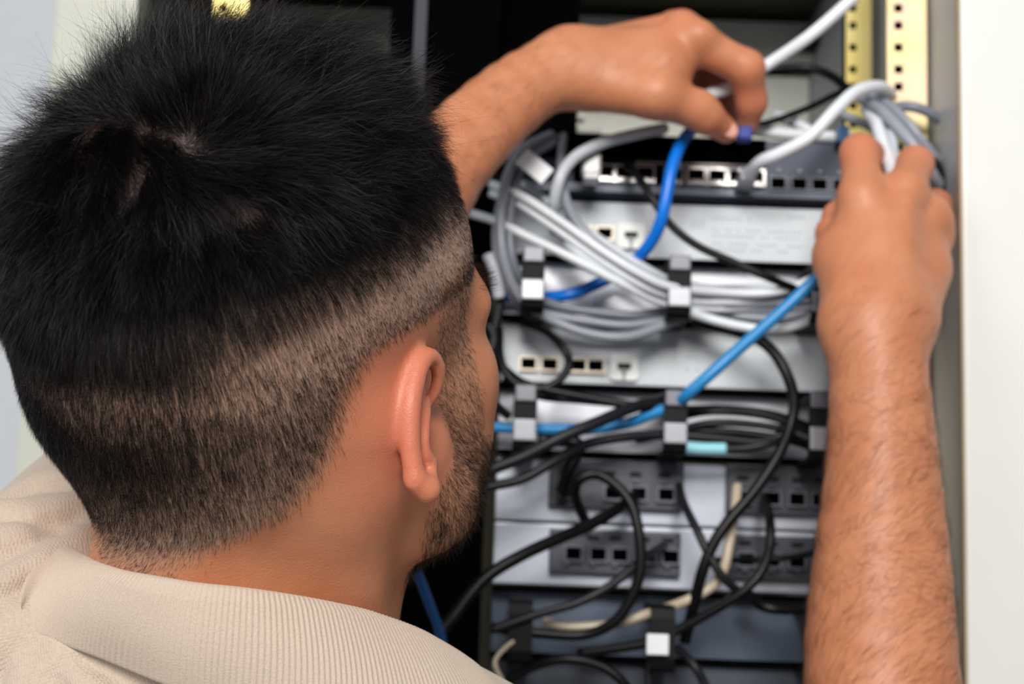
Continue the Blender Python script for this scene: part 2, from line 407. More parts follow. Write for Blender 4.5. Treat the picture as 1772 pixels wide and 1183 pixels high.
# ---------- cables: each one a thing of its own ----------
CC = dict(white=(232, 236, 240), pale=(205, 210, 216), grey=(150, 154, 164), dgrey=(120, 124, 134), black=(4, 4, 6), char=(26, 26, 31), blue=(0, 116, 222), sky=(44, 140, 204), navy=(0, 84, 150), cream=(196, 180, 158), cyan=(150, 214, 226))
CM = {k: mat(k+'_cable_jacket', v, .32 if k not in ('black', 'char') else .42, var=.06, scale=60, bump=.06, bscale=500, Specular_IOR_Level=.5 if k not in ('black', 'char') else .32) for k, v in CC.items()}
def cable(pts, r, col, lab, Y=1.03, group=None, name='network_cable', cat='cable', n=10):
    """pts in (px, py[, Y]); r in millimetres"""
    P = crom([at(p[0], p[1], p[2] if len(p) > 2 else Y) for p in pts], n)
    o = link(name, tube_mesh(name, P, r/1000., 12), CM[col], None, label=lab, category=cat)
    if group: o['group'] = group
    return o, P
def plug(parent, P, d, s=1.0, m=None):
    """modular plug at point P facing along d"""
    d = np.array(d, float); d /= np.linalg.norm(d); u = np.cross(d, [0, 0, 1.]); u /= np.linalg.norm(u); v = np.cross(u, d)
    M = Matrix(np.column_stack([u, d, v]).tolist()).to_4x4(); M.translation = Vector(P)
    bm = bmesh.new(); add_box(bm, -.0058*s, .0058*s, -.001*s, .021*s, -.004*s, .004*s, .0006); add_box(bm, -.003*s, .003*s, .002*s, .017*s, .004*s, .0062*s, .0004)
    me = bm_mesh('plug', bm); me.transform(M)
    link('plug', me, m or mat('clear_plug_plastic', (205, 208, 214), .15, Transmission_Weight=.4), parent)
GB = 'grey cables of the bundle in the upper manager'
# the grey and white bundle
cable([(955, 232, 1.05), (905, 258, 1.03), (876, 310, 1.015), (866, 380, 1.01), (872, 450, 1.01), (898, 512, 1.02), (945, 548, 1.03), (1010, 575, 1.03), (1080, 583, 1.03), (1140, 566, 1.035), (1200, 542, 1.04), (1270, 528, 1.04), (1350, 522, 1.04), (1430, 512, 1.04)], 3.4, 'grey', 'grey cable that loops down left of the switches and sags lowest under the bundle')
cable([(975, 236, 1.06), (918, 268, 1.04), (892, 320, 1.02), (882, 390, 1.018), (890, 460, 1.018), (918, 505, 1.03), (962, 528, 1.035), (1030, 540, 1.035), (1100, 545, 1.035), (1170, 535, 1.04), (1260, 520, 1.045), (1420, 506, 1.045)], 3.2, 'dgrey', 'darker grey cable in the loop left of the switches, inner one')
cable([(960, 245, 1.05), (896, 285, 1.03), (868, 345, 1.025), (858, 410, 1.02), (868, 470, 1.02), (900, 528, 1.03), (955, 545, 1.035), (1020, 556, 1.035), (1090, 562, 1.035), (1165, 550, 1.04), (1260, 540, 1.045), (1420, 530, 1.045)], 3.0, 'grey', 'outermost grey cable of the loop left of the switches')
cable([(975, 235, 1.06), (970, 290, 1.03), (976, 330, 1.02), (990, 372, 1.012), (1020, 410, 1.008), (1064, 448, 1.008), (1115, 485, 1.01), (1172, 512, 1.025), (1240, 516, 1.035), (1330, 512, 1.04), (1430, 498, 1.04)], 3.1, 'grey', 'grey cable curving down from beside the clear plug into the bundle')
cable([(1150, 222, 1.05), (1100, 232, 1.03), (1046, 246, 1.02), (1003, 266, 1.015), (977, 292, 1.01), (964, 325, 1.01), (958, 362, 1.02), (960, 400, 1.045)], 4.0, 'pale', 'thick pale grey cable arching left from under the wrist')
for k, (pts, c, lab) in enumerate((
    ([(850, 318, 1.03), (900, 338, 1.015), (960, 376, 1.008), (1040, 432, 1.004), (1105, 472, 1.004), (1160, 496, 1.012), (1250, 506, 1.03), (1340, 505, 1.03), (1420, 478, 1.03)], 'white', 'white cable highest in the diagonal run across the left of the grey switch'),
    ([(850, 334, 1.035), (900, 354, 1.02), (960, 394, 1.013), (1030, 443, 1.01), (1100, 487, 1.01), (1160, 512, 1.02), (1240, 522, 1.035), (1420, 514, 1.045)], 'white', 'white cable just below the highest in the diagonal run'),
    ([(812, 368, 1.03), (860, 383, 1.02), (910, 408, 1.015), (960, 432, 1.012), (1020, 462, 1.01), (1080, 492, 1.012), (1150, 524, 1.024), (1250, 534, 1.04), (1420, 520, 1.045)], 'white', 'white cable lowest in the diagonal run, starting beside the man\'s temple'),
    ([(962, 392, 1.03), (985, 424, 1.015), (1020, 452, 1.012), (1075, 482, 1.015), (1140, 510, 1.02), (1200, 524, 1.035), (1420, 524, 1.05)], 'pale', 'pale cable bending down steeply through the middle of the diagonal run'),
    ([(905, 318, 1.045), (965, 362, 1.03), (1050, 422, 1.022), (1120, 466, 1.02), (1170, 488, 1.03), (1260, 500, 1.05), (1430, 488, 1.05)], 'pale', 'pale cable behind the highest white one of the diagonal run'))):
    cable(pts, 3.1, c, lab)
cable([(930, 520, 1.05), (985, 556, 1.04), (1050, 566, 1.04), (1110, 560, 1.04), (1170, 541, 1.04), (1260, 526, 1.045), (1430, 515, 1.045)], 2.9, 'grey', 'grey cable sagging between the lowest two grey ones of the bundle')
cable([(1170, 534, 1.05), (1210, 546, 1.03), (1270, 562, 1.02), (1330, 570, 1.015), (1380, 562, 1.018), (1425, 540, 1.04)], 3.2, 'white', 'white cable sagging in front of the manager right of the upper ring, by the wrist')
cable([(1200, 530, 1.05), (1290, 548, 1.045), (1360, 548, 1.045), (1430, 530, 1.05)], 2.6, 'grey', 'thin grey cable above the sagging white one by the wrist')
# blue
cable([(1282, 222, 1.04), (1240, 212, 1.04), (1205, 220, 1.025), (1180, 246, 1.008), (1163, 290, 1.0), (1154, 335, .998), (1146, 375, 1.0), (1132, 410, 1.008), (1108, 442, 1.02), (1080, 468, 1.045), (1040, 488, 1.05), (990, 508, 1.045), (945, 514, 1.05), (880, 512, 1.06), (840, 505, 1.06)], 4.2, 'blue', 'bright blue cable hanging from under the hand in front of the upper grey switch')
cable([(1425, 470, .99), (1404, 490, .99), (1345, 545, .992), (1270, 611, .996), (1200, 673, 1.0), (1168, 700, 1.018), (1128, 716, 1.025), (1080, 733, 1.035), (1010, 742, 1.04), (930, 742, 1.045), (850, 738, 1.05)], 4.0, 'sky', 'sky blue cable rising diagonally across the middle switch to the wrist')
cable([(720, 560, 1.04), (690, 740, 1.0), (700, 930, .95), (726, 1000, .95), (745, 1050, .95), (760, 1090, .95), (768, 1140, .95), (755, 1240, .95), (735, 1500, .97), (720, 2000, 1.0), (720, 2600, 1.02)], 3.0, 'navy', 'deep blue cable hanging in the dark below the beard')
# black ones
BL = [
 ([(1085, 285, 1.045), (1100, 300, 1.03), (1128, 342, 1.02), (1160, 388, 1.02), (1205, 424, 1.02), (1270, 454, 1.02), (1330, 480, 1.02), (1380, 500, 1.03), (1440, 510, 1.04)], 2.9, 'black', 'black cable swooping from the top switch ports down right across the grey switch'),
 ([(900, 556, 1.045), (945, 574, 1.03), (975, 602, 1.02), (984, 632, 1.02), (962, 662, 1.02), (920, 674, 1.02), (884, 656, 1.02), (866, 620, 1.025), (864, 570, 1.04)], 2.8, 'black', 'black cable looped round the left ports of the middle switch'),
 ([(840, 610, 1.04), (870, 636, 1.03), (905, 662, 1.022), (960, 677, 1.02), (1030, 690, 1.02), (1100, 702, 1.02), (1170, 708, 1.03), (1260, 708, 1.035), (1340, 718, 1.035), (1430, 750, 1.04)], 3.0, 'black', 'black cable running under the middle switch over the top of the lower ring'),
 ([(1200, 556, 1.045), (1290, 578, 1.03), (1330, 600, 1.025), (1358, 640, 1.02), (1374, 690, 1.02), (1368, 735, 1.02), (1345, 790, 1.015), (1305, 850, 1.012), (1262, 900, 1.01), (1235, 940, 1.01), (1215, 990, 1.012), (1200, 1050, 1.02), (1185, 1110, 1.03)], 3.9, 'black', 'long black cable arching down past the right of the middle switch'),
 ([(620, 880, 1.04), (720, 862, 1.02), (800, 836, 1.0), (845, 814, 1.0), (905, 790, 1.0), (970, 757, 1.0), (1030, 732, 1.005), (1092, 706, 1.02), (1150, 690, 1.05)], 4.2, 'char', 'thick charcoal cable climbing right from the beard below the middle switch'),
 ([(620, 830, 1.04), (720, 848, 1.02), (800, 850, 1.01), (855, 840, 1.01), (905, 828, 1.01), (955, 800, 1.012), (1010, 770, 1.02), (1080, 756, 1.025), (1150, 752, 1.03), (1240, 758, 1.03), (1320, 765, 1.03), (1360, 745, 1.03), (1372, 720, 1.035)], 3.4, 'char', 'charcoal cable climbing from the beard into the middle of the lower manager'),
 ([(1170, 722, 1.04), (1230, 712, 1.03), (1300, 716, 1.03), (1360, 730, 1.03), (1440, 768, 1.03)], 2.6, 'black', 'black cable uppermost right of the lower ring'),
 ([(1170, 745, 1.04), (1230, 732, 1.035), (1300, 734, 1.035), (1370, 748, 1.035), (1440, 786, 1.035)], 2.8, 'char', 'charcoal cable second from the top right of the lower ring'),
 ([(1100, 760, 1.04), (1170, 748, 1.042), (1230, 746, 1.04), (1310, 752, 1.04), (1390, 768, 1.04), (1440, 800, 1.04)], 3.0, 'black', 'black cable third from the top right of the lower ring'),
 ([(1170, 770, 1.025), (1215, 776, 1.022), (1280, 776, 1.022), (1330, 768, 1.022), (1360, 756, 1.03)], 2.8, 'char', 'charcoal cable that wears the pale cyan sleeve'),
 ([(1015, 905, 1.05), (996, 862, 1.03), (1000, 832, 1.02), (1030, 820, 1.018), (1064, 838, 1.015), (1092, 872, 1.012), (1106, 925, 1.01), (1108, 985, 1.01), (1092, 1035, 1.012), (1062, 1076, 1.015), (1010, 1098, 1.02), (930, 1095, 1.02), (850, 1085, 1.02)], 3.6, 'black', 'black cable curling like a hook in front of the left jack block'),
 ([(1175, 840, 1.055), (1184, 872, 1.03), (1205, 915, 1.015), (1228, 962, 1.01), (1256, 1004, 1.01), (1290, 1030, 1.02)], 2.9, 'char', 'charcoal cable dropping right from the jack block\'s last jack'),
 ([(1322, 860, 1.055), (1332, 900, 1.02), (1331, 950, 1.01), (1315, 992, 1.005), (1282, 1026, 1.005), (1230, 1058, 1.01), (1180, 1086, 1.015), (1120, 1112, 1.02), (1000, 1130, 1.03)], 3.3, 'black', 'black cable bowing down from the right jack block to the white tagged ring'),
 ([(1100, 856, 1.05), (1072, 878, 1.03), (1020, 908, 1.015), (960, 934, 1.0), (900, 962, .99), (840, 1000, .985), (790, 1060, .98), (755, 1120, .975), (725, 1300, .98), (720, 1800, 1.0), (710, 2400, 1.02)], 4.0, 'black', 'thick black cable falling left from the jack block into the dark'),
 ([(1150, 940, 1.05), (1112, 968, 1.02), (1060, 1010, 1.012), (1000, 1042, 1.01), (930, 1062, 1.01), (850, 1090, 1.01)], 3.0, 'char', 'charcoal cable falling left across the lower patch panel'),
 ([(880, 1176, 1.03), (930, 1150, 1.02), (985, 1140, 1.015), (1040, 1152, 1.015), (1080, 1182, 1.015), (1110, 1230, 1.02)], 3.2, 'black', 'black cable arching over the lower left corner of the dark switch'),
 ([(1172, 1120, 1.03), (1200, 1150, 1.02), (1220, 1185, 1.02), (1240, 1240, 1.02)], 3.0, 'char', 'short charcoal cable dropping right of the white tagged ring'),
 ([(1130, 1120, 1.03), (1122, 1160, 1.03), (1124, 1200, 1.03), (1130, 1250, 1.03)], 2.6, 'char', 'short charcoal cable dropping left of the white tagged ring'),
 ([(1240, 968, 1.055), (1310, 968, 1.03), (1380, 962, 1.03), (1450, 946, 1.04)], 2.2, 'black', 'thin black cable across the lower right jack block'),
 ([(1290, 1022, 1.04), (1320, 1048, 1.02), (1370, 1054, 1.02), (1450, 1044, 1.03)], 3.6, 'black', 'black cable sagging right under the lower patch panel beside the forearm'),
 ([(1350, 740, 1.03), (1420, 770, 1.02), (1450, 800, 1.02), (1470, 860, 1.03)], 5.0, 'black', 'thick black cable bending behind the forearm beside the lower manager'),
 ([(1300, 214, 1.06), (1330, 212, 1.06), (1400, 186, 1.08), (1462, 157, 1.10), (1482, 166, 1.11)], 2.4, 'black', 'thin black cable rising to the right behind the hand'),
 ([(1290, 130, 1.12), (1340, 120, 1.12), (1400, 118, 1.12), (1440, 132, 1.11), (1476, 160, 1.09), (1520, 178, 1.07), (1560, 200, 1.08)], 3.4, 'black', 'black cable arched behind the hand towards the yellow rail'),
 ([(845, 560, 1.03), (855, 590, 1.03), (838, 640, 1.03), (850, 690, 1.03), (880, 720, 1.04)], 3.2, 'char', 'charcoal cable squeezed between cheek and middle switch'),
 ([(868, 500, 1.03), (862, 540, 1.03), (848, 600, 1.03)], 2.4, 'char', 'short charcoal cable below the small white sleeve by the brow'),
 ([(872, 655, 1.04), (930, 684, 1.035), (1000, 692, 1.035), (1080, 700, 1.04), (1135, 712, 1.045)], 2.6, 'black', 'thin black cable under the looped one below the middle switch'),
 ([(930, 760, 1.03), (1000, 768, 1.03), (985, 810, 1.03), (972, 850, 1.04)], 4.4, 'black', 'thick black cable end turned down left of the jack block'),
]
LB = {}
for pts, r, c, lab in BL: LB[lab] = cable(pts, r, c, lab)
o, P = LB['charcoal cable that wears the pale cyan sleeve']
sl = crom([at(1184, 773, 1.0215), at(1215, 776, 1.0215), at(1256, 776.5, 1.0215)], 8)
link('cable_sleeve', tube_mesh('cable_sleeve', sl, .0042, 16), CM['cyan'], o, label='pale cyan sleeve round the cable')
cable([(1276, 840, 1.04), (1272, 880, 1.03), (1262, 940, 1.02), (1252, 985, 1.018), (1230, 1016, 1.02), (1180, 1042, 1.02), (1120, 1062, 1.03), (1060, 1080, 1.03), (990, 1084, 1.03), (940, 1076, 1.03)], 3.3, 'cream', 'cream cable dropping between the jack blocks and curving left under them')
cable([(870, 1180, 1.0), (858, 1140, 1.0), (905, 1098, 1.02), (940, 1092, 1.03)], 1.6, 'cream', 'thin cream cable end in the dark left of the manager')
# white leads at the top
cable([(1520, -48, 1.0), (1470, 2, 1.005), (1400, 63, 1.01), (1328, 112, 1.022), (1272, 148, 1.012), (1215, 168, 1.010), (1165, 192, 1.02)], 4.3, 'white', 'white cable entering from the top edge and passing through the raised hand')
o, P = cable([(1546, 196, 1.085), (1542, 166, 1.06), (1522, 150, 1.035), (1482, 158, 1.015), (1446, 190, 1.005), (1402, 236, 1.005), (1352, 264, 1.01), (1316, 280, 1.02), (1296, 302, 1.04)], 4.4, 'white', 'white cable plugged in the last shiny port, curving up to the yellow rail')
plug(o, P[-1], (-.05, 1, -.1))
cable([(1300, 224, 1.07), (1360, 232, 1.07), (1420, 236, 1.07), (1480, 240, 1.07)], 4.4, 'white', 'white cable lying flat along the top of the top switch')
cable([(1340, 200, 1.09), (1368, 208, 1.085), (1400, 226, 1.08), (1440, 244, 1.08)], 4.2, 'white', 'short white cable crossing behind the curved one on top of the switch')
cable([(1500, 190, 1.05), (1516, 214, 1.03), (1528, 250, 1.01), (1540, 285, .995), (1546, 312, .985)], 4.6, 'white', 'white cable held between the two raised fingertips in front of the yellow rail')
cable([(1508, 186, 1.06), (1530, 208, 1.04), (1544, 246, 1.02), (1546, 284, 1.0), (1547, 310, .992)], 3.6, 'pale', 'pale cable held together with the white one between the two fingers')
cable([(1490, 170, 1.05), (1524, 192, 1.03), (1556, 222, 1.02), (1588, 262, 1.015), (1614, 305, 1.02), (1640, 350, 1.05)], 4.4, 'grey', 'thick grey cable running down right to the curled fingers, lower one')
cable([(1500, 160, 1.06), (1540, 184, 1.045), (1572, 214, 1.035), (1604, 256, 1.035), (1640, 300, 1.05)], 3.6, 'grey', 'grey cable running down right in front of the yellow rail, upper one')
cable([(1530, 190, 1.05), (1572, 184, 1.04), (1610, 196, 1.04), (1650, 228, 1.05), (1670, 260, 1.06)], 3.8, 'dgrey', 'grey cable arching across the yellow rail to the side panel')
cable([(1588, 250, 1.06), (1612, 280, 1.04), (1632, 320, 1.03), (1640, 350, 1.04)], 5.0, 'black', 'short thick black cable behind the curled fingers')
cable([(1440, 190, 1.09), (1475, 206, 1.08), (1500, 216, 1.07), (1530, 230, 1.08)], 3.4, 'grey', 'short grey cable behind the fingertips above the switch')
cable([(1600, 765, 1.08), (1630, 757, 1.08), (1662, 750, 1.08)], 2.0, 'char', 'thin dark cable on the side panel right of the forearm')
cable([(845, 440, 1.02), (856, 470, 1.02), (864, 515, 1.025)], 4.2, 'pale', 'short pale sleeved cable beside the brow', name='sleeved_cable')
# small blue plug pinched by the hand
bm = bmesh.new(); add_box(bm, -.0045, .0045, -.006, .006, -.0045, .0045, .001)
o = link('blue_plug', bm_mesh('blue_plug', bm), mat('royal_blue_plastic', (6, 40, 150), .5), None, label='small blue plug pinched between thumb and finger', category='plug'); o.location = at(1288, 233, 1.018)
bm = bmesh.new(); add_box(bm, -.004, .004, -.006, .006, -.006, .006, .001)
o = link('blue_plug', bm_mesh('blue_plug', bm), mat('teal_plastic', (10, 90, 140), .35), None, label='small teal plug at the end of the flat white cable', category='plug'); o.location = at(1457, 236, 1.062)
# flag label and clear plug at the left
c0 = at(925, 288, 1.01); M = Matrix.Rotation(math.radians(38), 4, 'Y')
bm = bmesh.new(); add_box(bm, -.0115, .0115, -.0006, .0006, -.0065, .0065, .0004)
o = link('flag_label', bm_mesh('flag_label', bm), mat('white_tag', (240, 242, 246), .4), None, label='white flag label wrapped on the grey loop under the forearm', category='label'); o.matrix_world = Matrix.Translation(c0.tolist()) @ M
t = empty('clear_connector', label='clear plastic connector standing left of the top switch ports', category='connector')
box('connector_body', X(1006, 1.03, 290), X(1040, 1.03, 290), 1.025, 1.04, Z(304, 1.03, 1020), Z(266, 1.03, 1020), mat('milky_plastic', (176, 172, 168), .2), t, bev=.002)
box('connector_tip', X(1010, 1.03, 290), X(1037, 1.03, 290), 1.022, 1.042, Z(314, 1.03, 1020), Z(303, 1.03, 1020), mat('white_tag', (240, 242, 246), .4), t, bev=.002)
for k, (a, b, c, d) in enumerate(((985, 1012, 192, 208), (984, 1040, 220, 231), (1090, 1150, 226, 233))):
    box('rear_bracket', X(a, 1.14, c), X(b, 1.14, c), 1.14, 1.15, Z(d, 1.14, 1050), Z(c, 1.14, 1050), M_rear, None, bev=.001, label=['small pale bracket uppermost behind the forearm', 'wide pale bracket below the small one behind the forearm', 'flat pale bracket behind the thumb base'][k], category='bracket')
# ---------- the man: joints ----------
HEADS = 1.05
HEADR = _ry(math.radians(-3)) @ _rx(math.radians(24)) @ _rz(math.radians(-36))   # head frame (x right, y forward, z up) to view frame (x right, y away, z up)
HEADR = _rx(PITCH) @ _ry(-ROLL) @ HEADR
EARHOLE = at(708, 742, .625)
HEADC = EARHOLE - HEADS*(HEADR @ np.array([.076, -.005, 0]))
def hl(x, y, z): return HEADC + HEADS*(HEADR @ np.array([x, y, z]))
def J(px, py, Y, r): return (at(px, py, Y), rad(px, py, Y, r))
NECKB = at(362, 1190, .705)
SHR, SHL = at(1130, 1560, .70), at(-5, 1165, .72)

def sdf_head(P):
    p = ((P-HEADC.astype(np.float32)) @ HEADR.astype(np.float32))/np.float32(HEADS)
    ax = np.abs(p[..., 0]); q = p.copy(); q[..., 0] = ax
    d = ell(p, (.001, -.011, .053), (.077, .097, .090))
    d = smin(d, ell(p, (0, -.042, .010), (.060, .048, .048)), .03)
    d = smin(d, ell(p, (0, .042, .045), (.064, .046, .055)), .02)
    d = smin(d, ell(p, (0, .046, -.012), (.060, .046, .055)), .025)
    d = smin(d, ball(q, (.046, .060, -.012), .020), .018)          # cheekbone
    d = smin(d, ell(q, (.043, .069, .022), (.018, .010, .010)), .014)          # brow
    d = smin(d, cone(q, (.060, .010, -.022), (.058, .022, -.050), .019, .018), .02)   # jaw corner
    d = smin(d, cone(q, (.058, .022, -.050), (.020, .076, -.073), .018, .016), .02)
    d = smin(d, ell(p, (0, .040, -.055), (.050, .050, .032)), .02)
    d = smin(d, ell(q, (.049, .046, -.038), (.016, .030, .028)), .015)
    d = smin(d, ball(p, (0, .084, -.080), .016), .014)             # chin
    d = smin(d, cone(p, (0, .088, .022), (0, .108, -.014), .007, .010), .010)   # nose
    d = smin(d, ball(q, (.011, .099, -.018), .0075), .006)
    d = smax(d, -ball(q, (.029, .097, .014), .011), .010)          # eye sockets
    d = smin(d, ball(q, (.031, .078, .013), .0125), .003)          # closed over eyeballs: lids
    d = smin(d, ell(p, (0, .094, -.046), (.023, .009, .005)), .004)
    d = smin(d, ell(p, (0, .093, -.055), (.020, .009, .006)), .004)
    # mastoid
    d = smin(d, cone(q, (.064, -.016, .004), (.056, -.022, -.024), .016, .013), .02)
    return d*HEADS
def sdf_neck(P):
    a = hl(.004, -.026, -.02).astype(np.float32)
    d = cone(P, a, NECKB, .056, .061)
    # neck muscle from behind the ear to the collar bone
    d = smin(d, cone(P, hl(.056, -.022, -.025), at(600, 1130, .69), .015, .015), .03)
    d = smin(d, cone(P, hl(-.056, -.022, -.025), at(200, 1130, .75), .015, .017), .03)
    d = smin(d, cone(P, hl(.016, .026, -.066), at(520, 1180, .72), .030, .034), .03)
    d = smin(d, cone(P, hl(-.010, .030, -.080), at(420, 1180, .74), .034, .036), .03)
    return d
def eo(px, py, dy): return at(px, py, .62+dy)
def smooth_chain(pts, n=4):
    Q_ = np.array([[*p, r] for p, r in pts]); Q_ = np.vstack([2*Q_[0]-Q_[1], Q_, 2*Q_[-1]-Q_[-2]]); out = []
    for i in range(1, len(Q_)-2):
        for t in np.arange(n)/n:
            a, b, c, d = Q_[i-1], Q_[i], Q_[i+1], Q_[i+2]
            out.append(.5*((2*b)+(-a+c)*t+(2*a-5*b+4*c-d)*t*t+(-a+3*b-3*c+d)*t**3))
    out.append(Q_[-2]); return [(o[:3], o[3]) for o in out]
def ech(*pts): return smooth_chain([(eo(x, y, d), r/4300.) for x, y, d, r in pts])
EAR_RIM = ech((742, 700, .014, 6), (755, 672, .012, 10), (759, 640, .007, 12), (747, 618, .001, 14), (731, 624, -.004, 16), (719, 655, -.008, 17), (711, 700, -.011, 18), (709, 745, -.011, 18), (712, 790, -.010, 17), (719, 828, -.008, 18))
EAR_ANTI = ech((739, 690, .006, 7), (737, 715, .001, 9), (734, 750, -.002, 10), (736, 785, -.001, 10), (747, 799, .003, 11))
EAR_BACK = ech((712, 640, .013, 17), (701, 680, .011, 23), (694, 725, .008, 26), (690, 760, .0045, 26), (688, 787, .0045, 24))
EAR_FILL = ech((730, 650, .004, 9), (722, 700, -.001, 12), (720, 750, -.002, 13), (724, 800, .0, 12))
def sdf_ear(P):
    m = 1/4300.
    d = chain(P, EAR_RIM, .001)
    d = smin(d, cone(P, eo(718, 832, -.008), eo(739, 848, -.004), 18*m, 20*m), .003)     # lobe
    d = smin(d, cone(P, eo(741, 846, -.004), eo(748, 805, .004), 18*m, 10*m), .004)
    d = smin(d, chain(P, EAR_ANTI, .001), .0016)
    d = smin(d, chain(P, EAR_FILL, .001), .002)
    d = smin(d, chain(P, EAR_BACK, .001), .005)
    return d
FOREL = [J(480, 670, .90, 118), J(700, 350, .93, 100), J(821, 228, .955, 77), J(914, 149, .975, 66), J(985, 112, .99, 56)]
def sdf_left(P):
    el = FOREL[0][0]
    d = cone(P, SHL, el, .046, .046)
    # forearm: two bones side by side, so the wrist is flat
    for s, k in ((-1, 1), (1, 1)):
        a = [(FOREL[0][0], .040)]
        for (px, py, Y, r) in ((712, 352, .93, 92), (821, 228, .955, 77), (914, 149, .975, 68), (990, 112, .99, 61)):
            o = .30*r
            a.append(J(px+s*o*.65, py+s*o*.76, Y, r-o))
        d = smin(d, chain(P, smooth_chain([(p_, r_*.90) for p_, r_ in a], 3), .002), .02)
    d = smin(d, cone(P, el, at(712, 352, .93), .042, .030), .02)
    # palm
    palm = cone(P, at(985, 108, .99), at(1180, 78, .99), rad(985, 108, .99, 46), rad(1178, 74, .99, 40))
    palm = smin(palm, cone(P, at(990, 105, .995), at(1172, 60, 1.02), rad(990, 105, .995, 45), rad(1172, 60, 1.02, 40)), .01)
    palm = smin(palm, cone(P, at(1000, 130, .99), at(1145, 120, .985), rad(1000, 126, .99, 38), rad(1145, 120, .985, 56)), .012)
    palm = smin(palm, cone(P, at(1005, 120, 1.0), at(1150, 95, 1.035), .019, .015), .012)
    palm = smin(palm, cone(P, at(1035, 150, .985), at(1140, 165, .975), rad(1035, 150, .985, 42), rad(1140, 165, .975, 41)), .012)
    d = smin(d, palm, .02)
    fings = [
        [J(1190, 68, .985, 35), J(1291, 118, .992, 31), J(1300, 176, 1.008, 26), J(1293, 214, 1.020, 20)],
        [J(1180, 52, 1.008, 36), J(1272, 112, 1.025, 30), J(1278, 168, 1.045, 25), J(1262, 205, 1.05, 19)],
        [J(1165, 50, 1.03, 32), J(1245, 112, 1.058, 27), J(1238, 165, 1.07, 22), J(1218, 195, 1.066, 18)],
        [J(1148, 64, 1.045, 27), J(1205, 120, 1.072, 23), J(1197, 160, 1.078, 19), J(1184, 185, 1.070, 16)],
        [J(1130, 165, .975, 38), J(1208, 190, .985, 33), J(1222, 202, .988, 29), J(1256, 226, 1.002, 22)],
    ]
    out = d
    for i, f in enumerate(fings):
        out = np.minimum(out, smin(d, chain(P, f, .005), .006))
    # knuckles
    for k in ((1178, 44, .985, 26), (1212, 62, .978, 26)):
        out = smin(out, ball(P, *J(*k)), .008)
    return out
def sdf_right(P):
    el = at(1560, 1470, .865)
    d = cone(P, SHR, el, .046, .044)
    L = [(el, .045), J(1482, 1183, .885, 97), J(1483, 1000, .90, 84), J(1494, 800, .915, 66), J(1493, 650, .925, 58), J(1486, 570, .93, 56)]
    Rr = [(el, .045), J(1572, 1183, .885, 96), J(1570, 1000, .90, 82), J(1562, 800, .915, 66), J(1550, 650, .925, 58), J(1550, 560, .935, 56)]
    C = [(el, .045), J(1527, 1183, .88, 105), J(1525, 1000, .897, 90), J(1525, 800, .91, 70), J(1520, 640, .92, 60), J(1520, 560, .925, 56)]
    for c in (L, Rr, C): d = smin(d, chain(P, smooth_chain([(p_, r_*.90) for p_, r_ in c], 3), .002), .02)
    palm = None
    for a, b in (((1470, 560, .93, 46), (1488, 350, .953, 38)), ((1505, 560, .93, 50), (1556, 340, .955, 38)), ((1545, 560, .935, 50), (1598, 372, .965, 36)),
                 ((1575, 550, .94, 46), (1612, 415, .975, 32)), ((1560, 530, .95, 48), (1598, 470, .962, 44)), ((1475, 545, .945, 46), (1452, 440, .955, 44)),
                 ((1520, 500, .94, 70), (1522, 400, .95, 60))):
        a, b = J(*a), J(*b)
        e = cone(P, a[0], b[0], a[1], b[1])
        palm = e if palm is None else smin(palm, e, .012)
    d = smin(d, palm, .02)
    fings = [
        [J(1492, 335, .950, 36), J(1488, 266, .972, 33), J(1502, 268, 1.0, 26), J(1522, 296, 1.022, 20)],
        [J(1566, 330, .954, 36), J(1584, 284, .978, 30), J(1572, 290, 1.005, 24), J(1552, 304, 1.022, 20)],
        [J(1604, 372, .965, 34), J(1618, 356, .995, 27), J(1600, 372, 1.015, 22), J(1570, 380, 1.02, 19)],
        [J(1618, 410, .975, 28), J(1622, 400, 1.0, 24), J(1600, 415, 1.015, 20), J(1575, 420, 1.018, 17)],
        [J(1455, 450, .960, 44), J(1441, 405, .975, 28), J(1449, 375, .985, 24), J(1490, 318, 1.012, 20)],
    ]
    out = d
    for f in fings: out = np.minimum(out, smin(d, chain(P, f, .005), .009))
    for k in ((1490, 345, .945, 24), (1567, 338, .950, 24), (1622, 385, .967, 22)):
        out = smin(out, ball(P, *J(*k)), .010)
    # cord between the knuckle and wrist
    out = smin(out, chain(P, [J(1568, 350, .937, 9), J(1560, 420, .932, 9), J(1550, 500, .925, 8)], .004), .010)
    return out
def aabb(pts, r): pts = np.array(pts); return pts.min(0)-r, pts.max(0)+r
BACK = NECKB+np.array([.02, .03, -.30])
def sdf_trunk(P):
    nb = NECKB+np.array([0, .03, -.085])
    d = cone(P, SHL+[0, .01, -.01], nb, .040, .050)
    d = smin(d, cone(P, nb, SHR+[0, .01, -.01], .050, .040), .02)
    c = (SHL+SHR)/2+np.array([0, .02, -.20])
    R = _rz(math.atan2(SHR[1]-SHL[1], SHR[0]-SHL[0]))
    d = smin(d, ell(P, c, (.135, .075, .20), R), .03)
    d = smin(d, cone(P, NECKB, nb, .055, .055), .02)
    return d
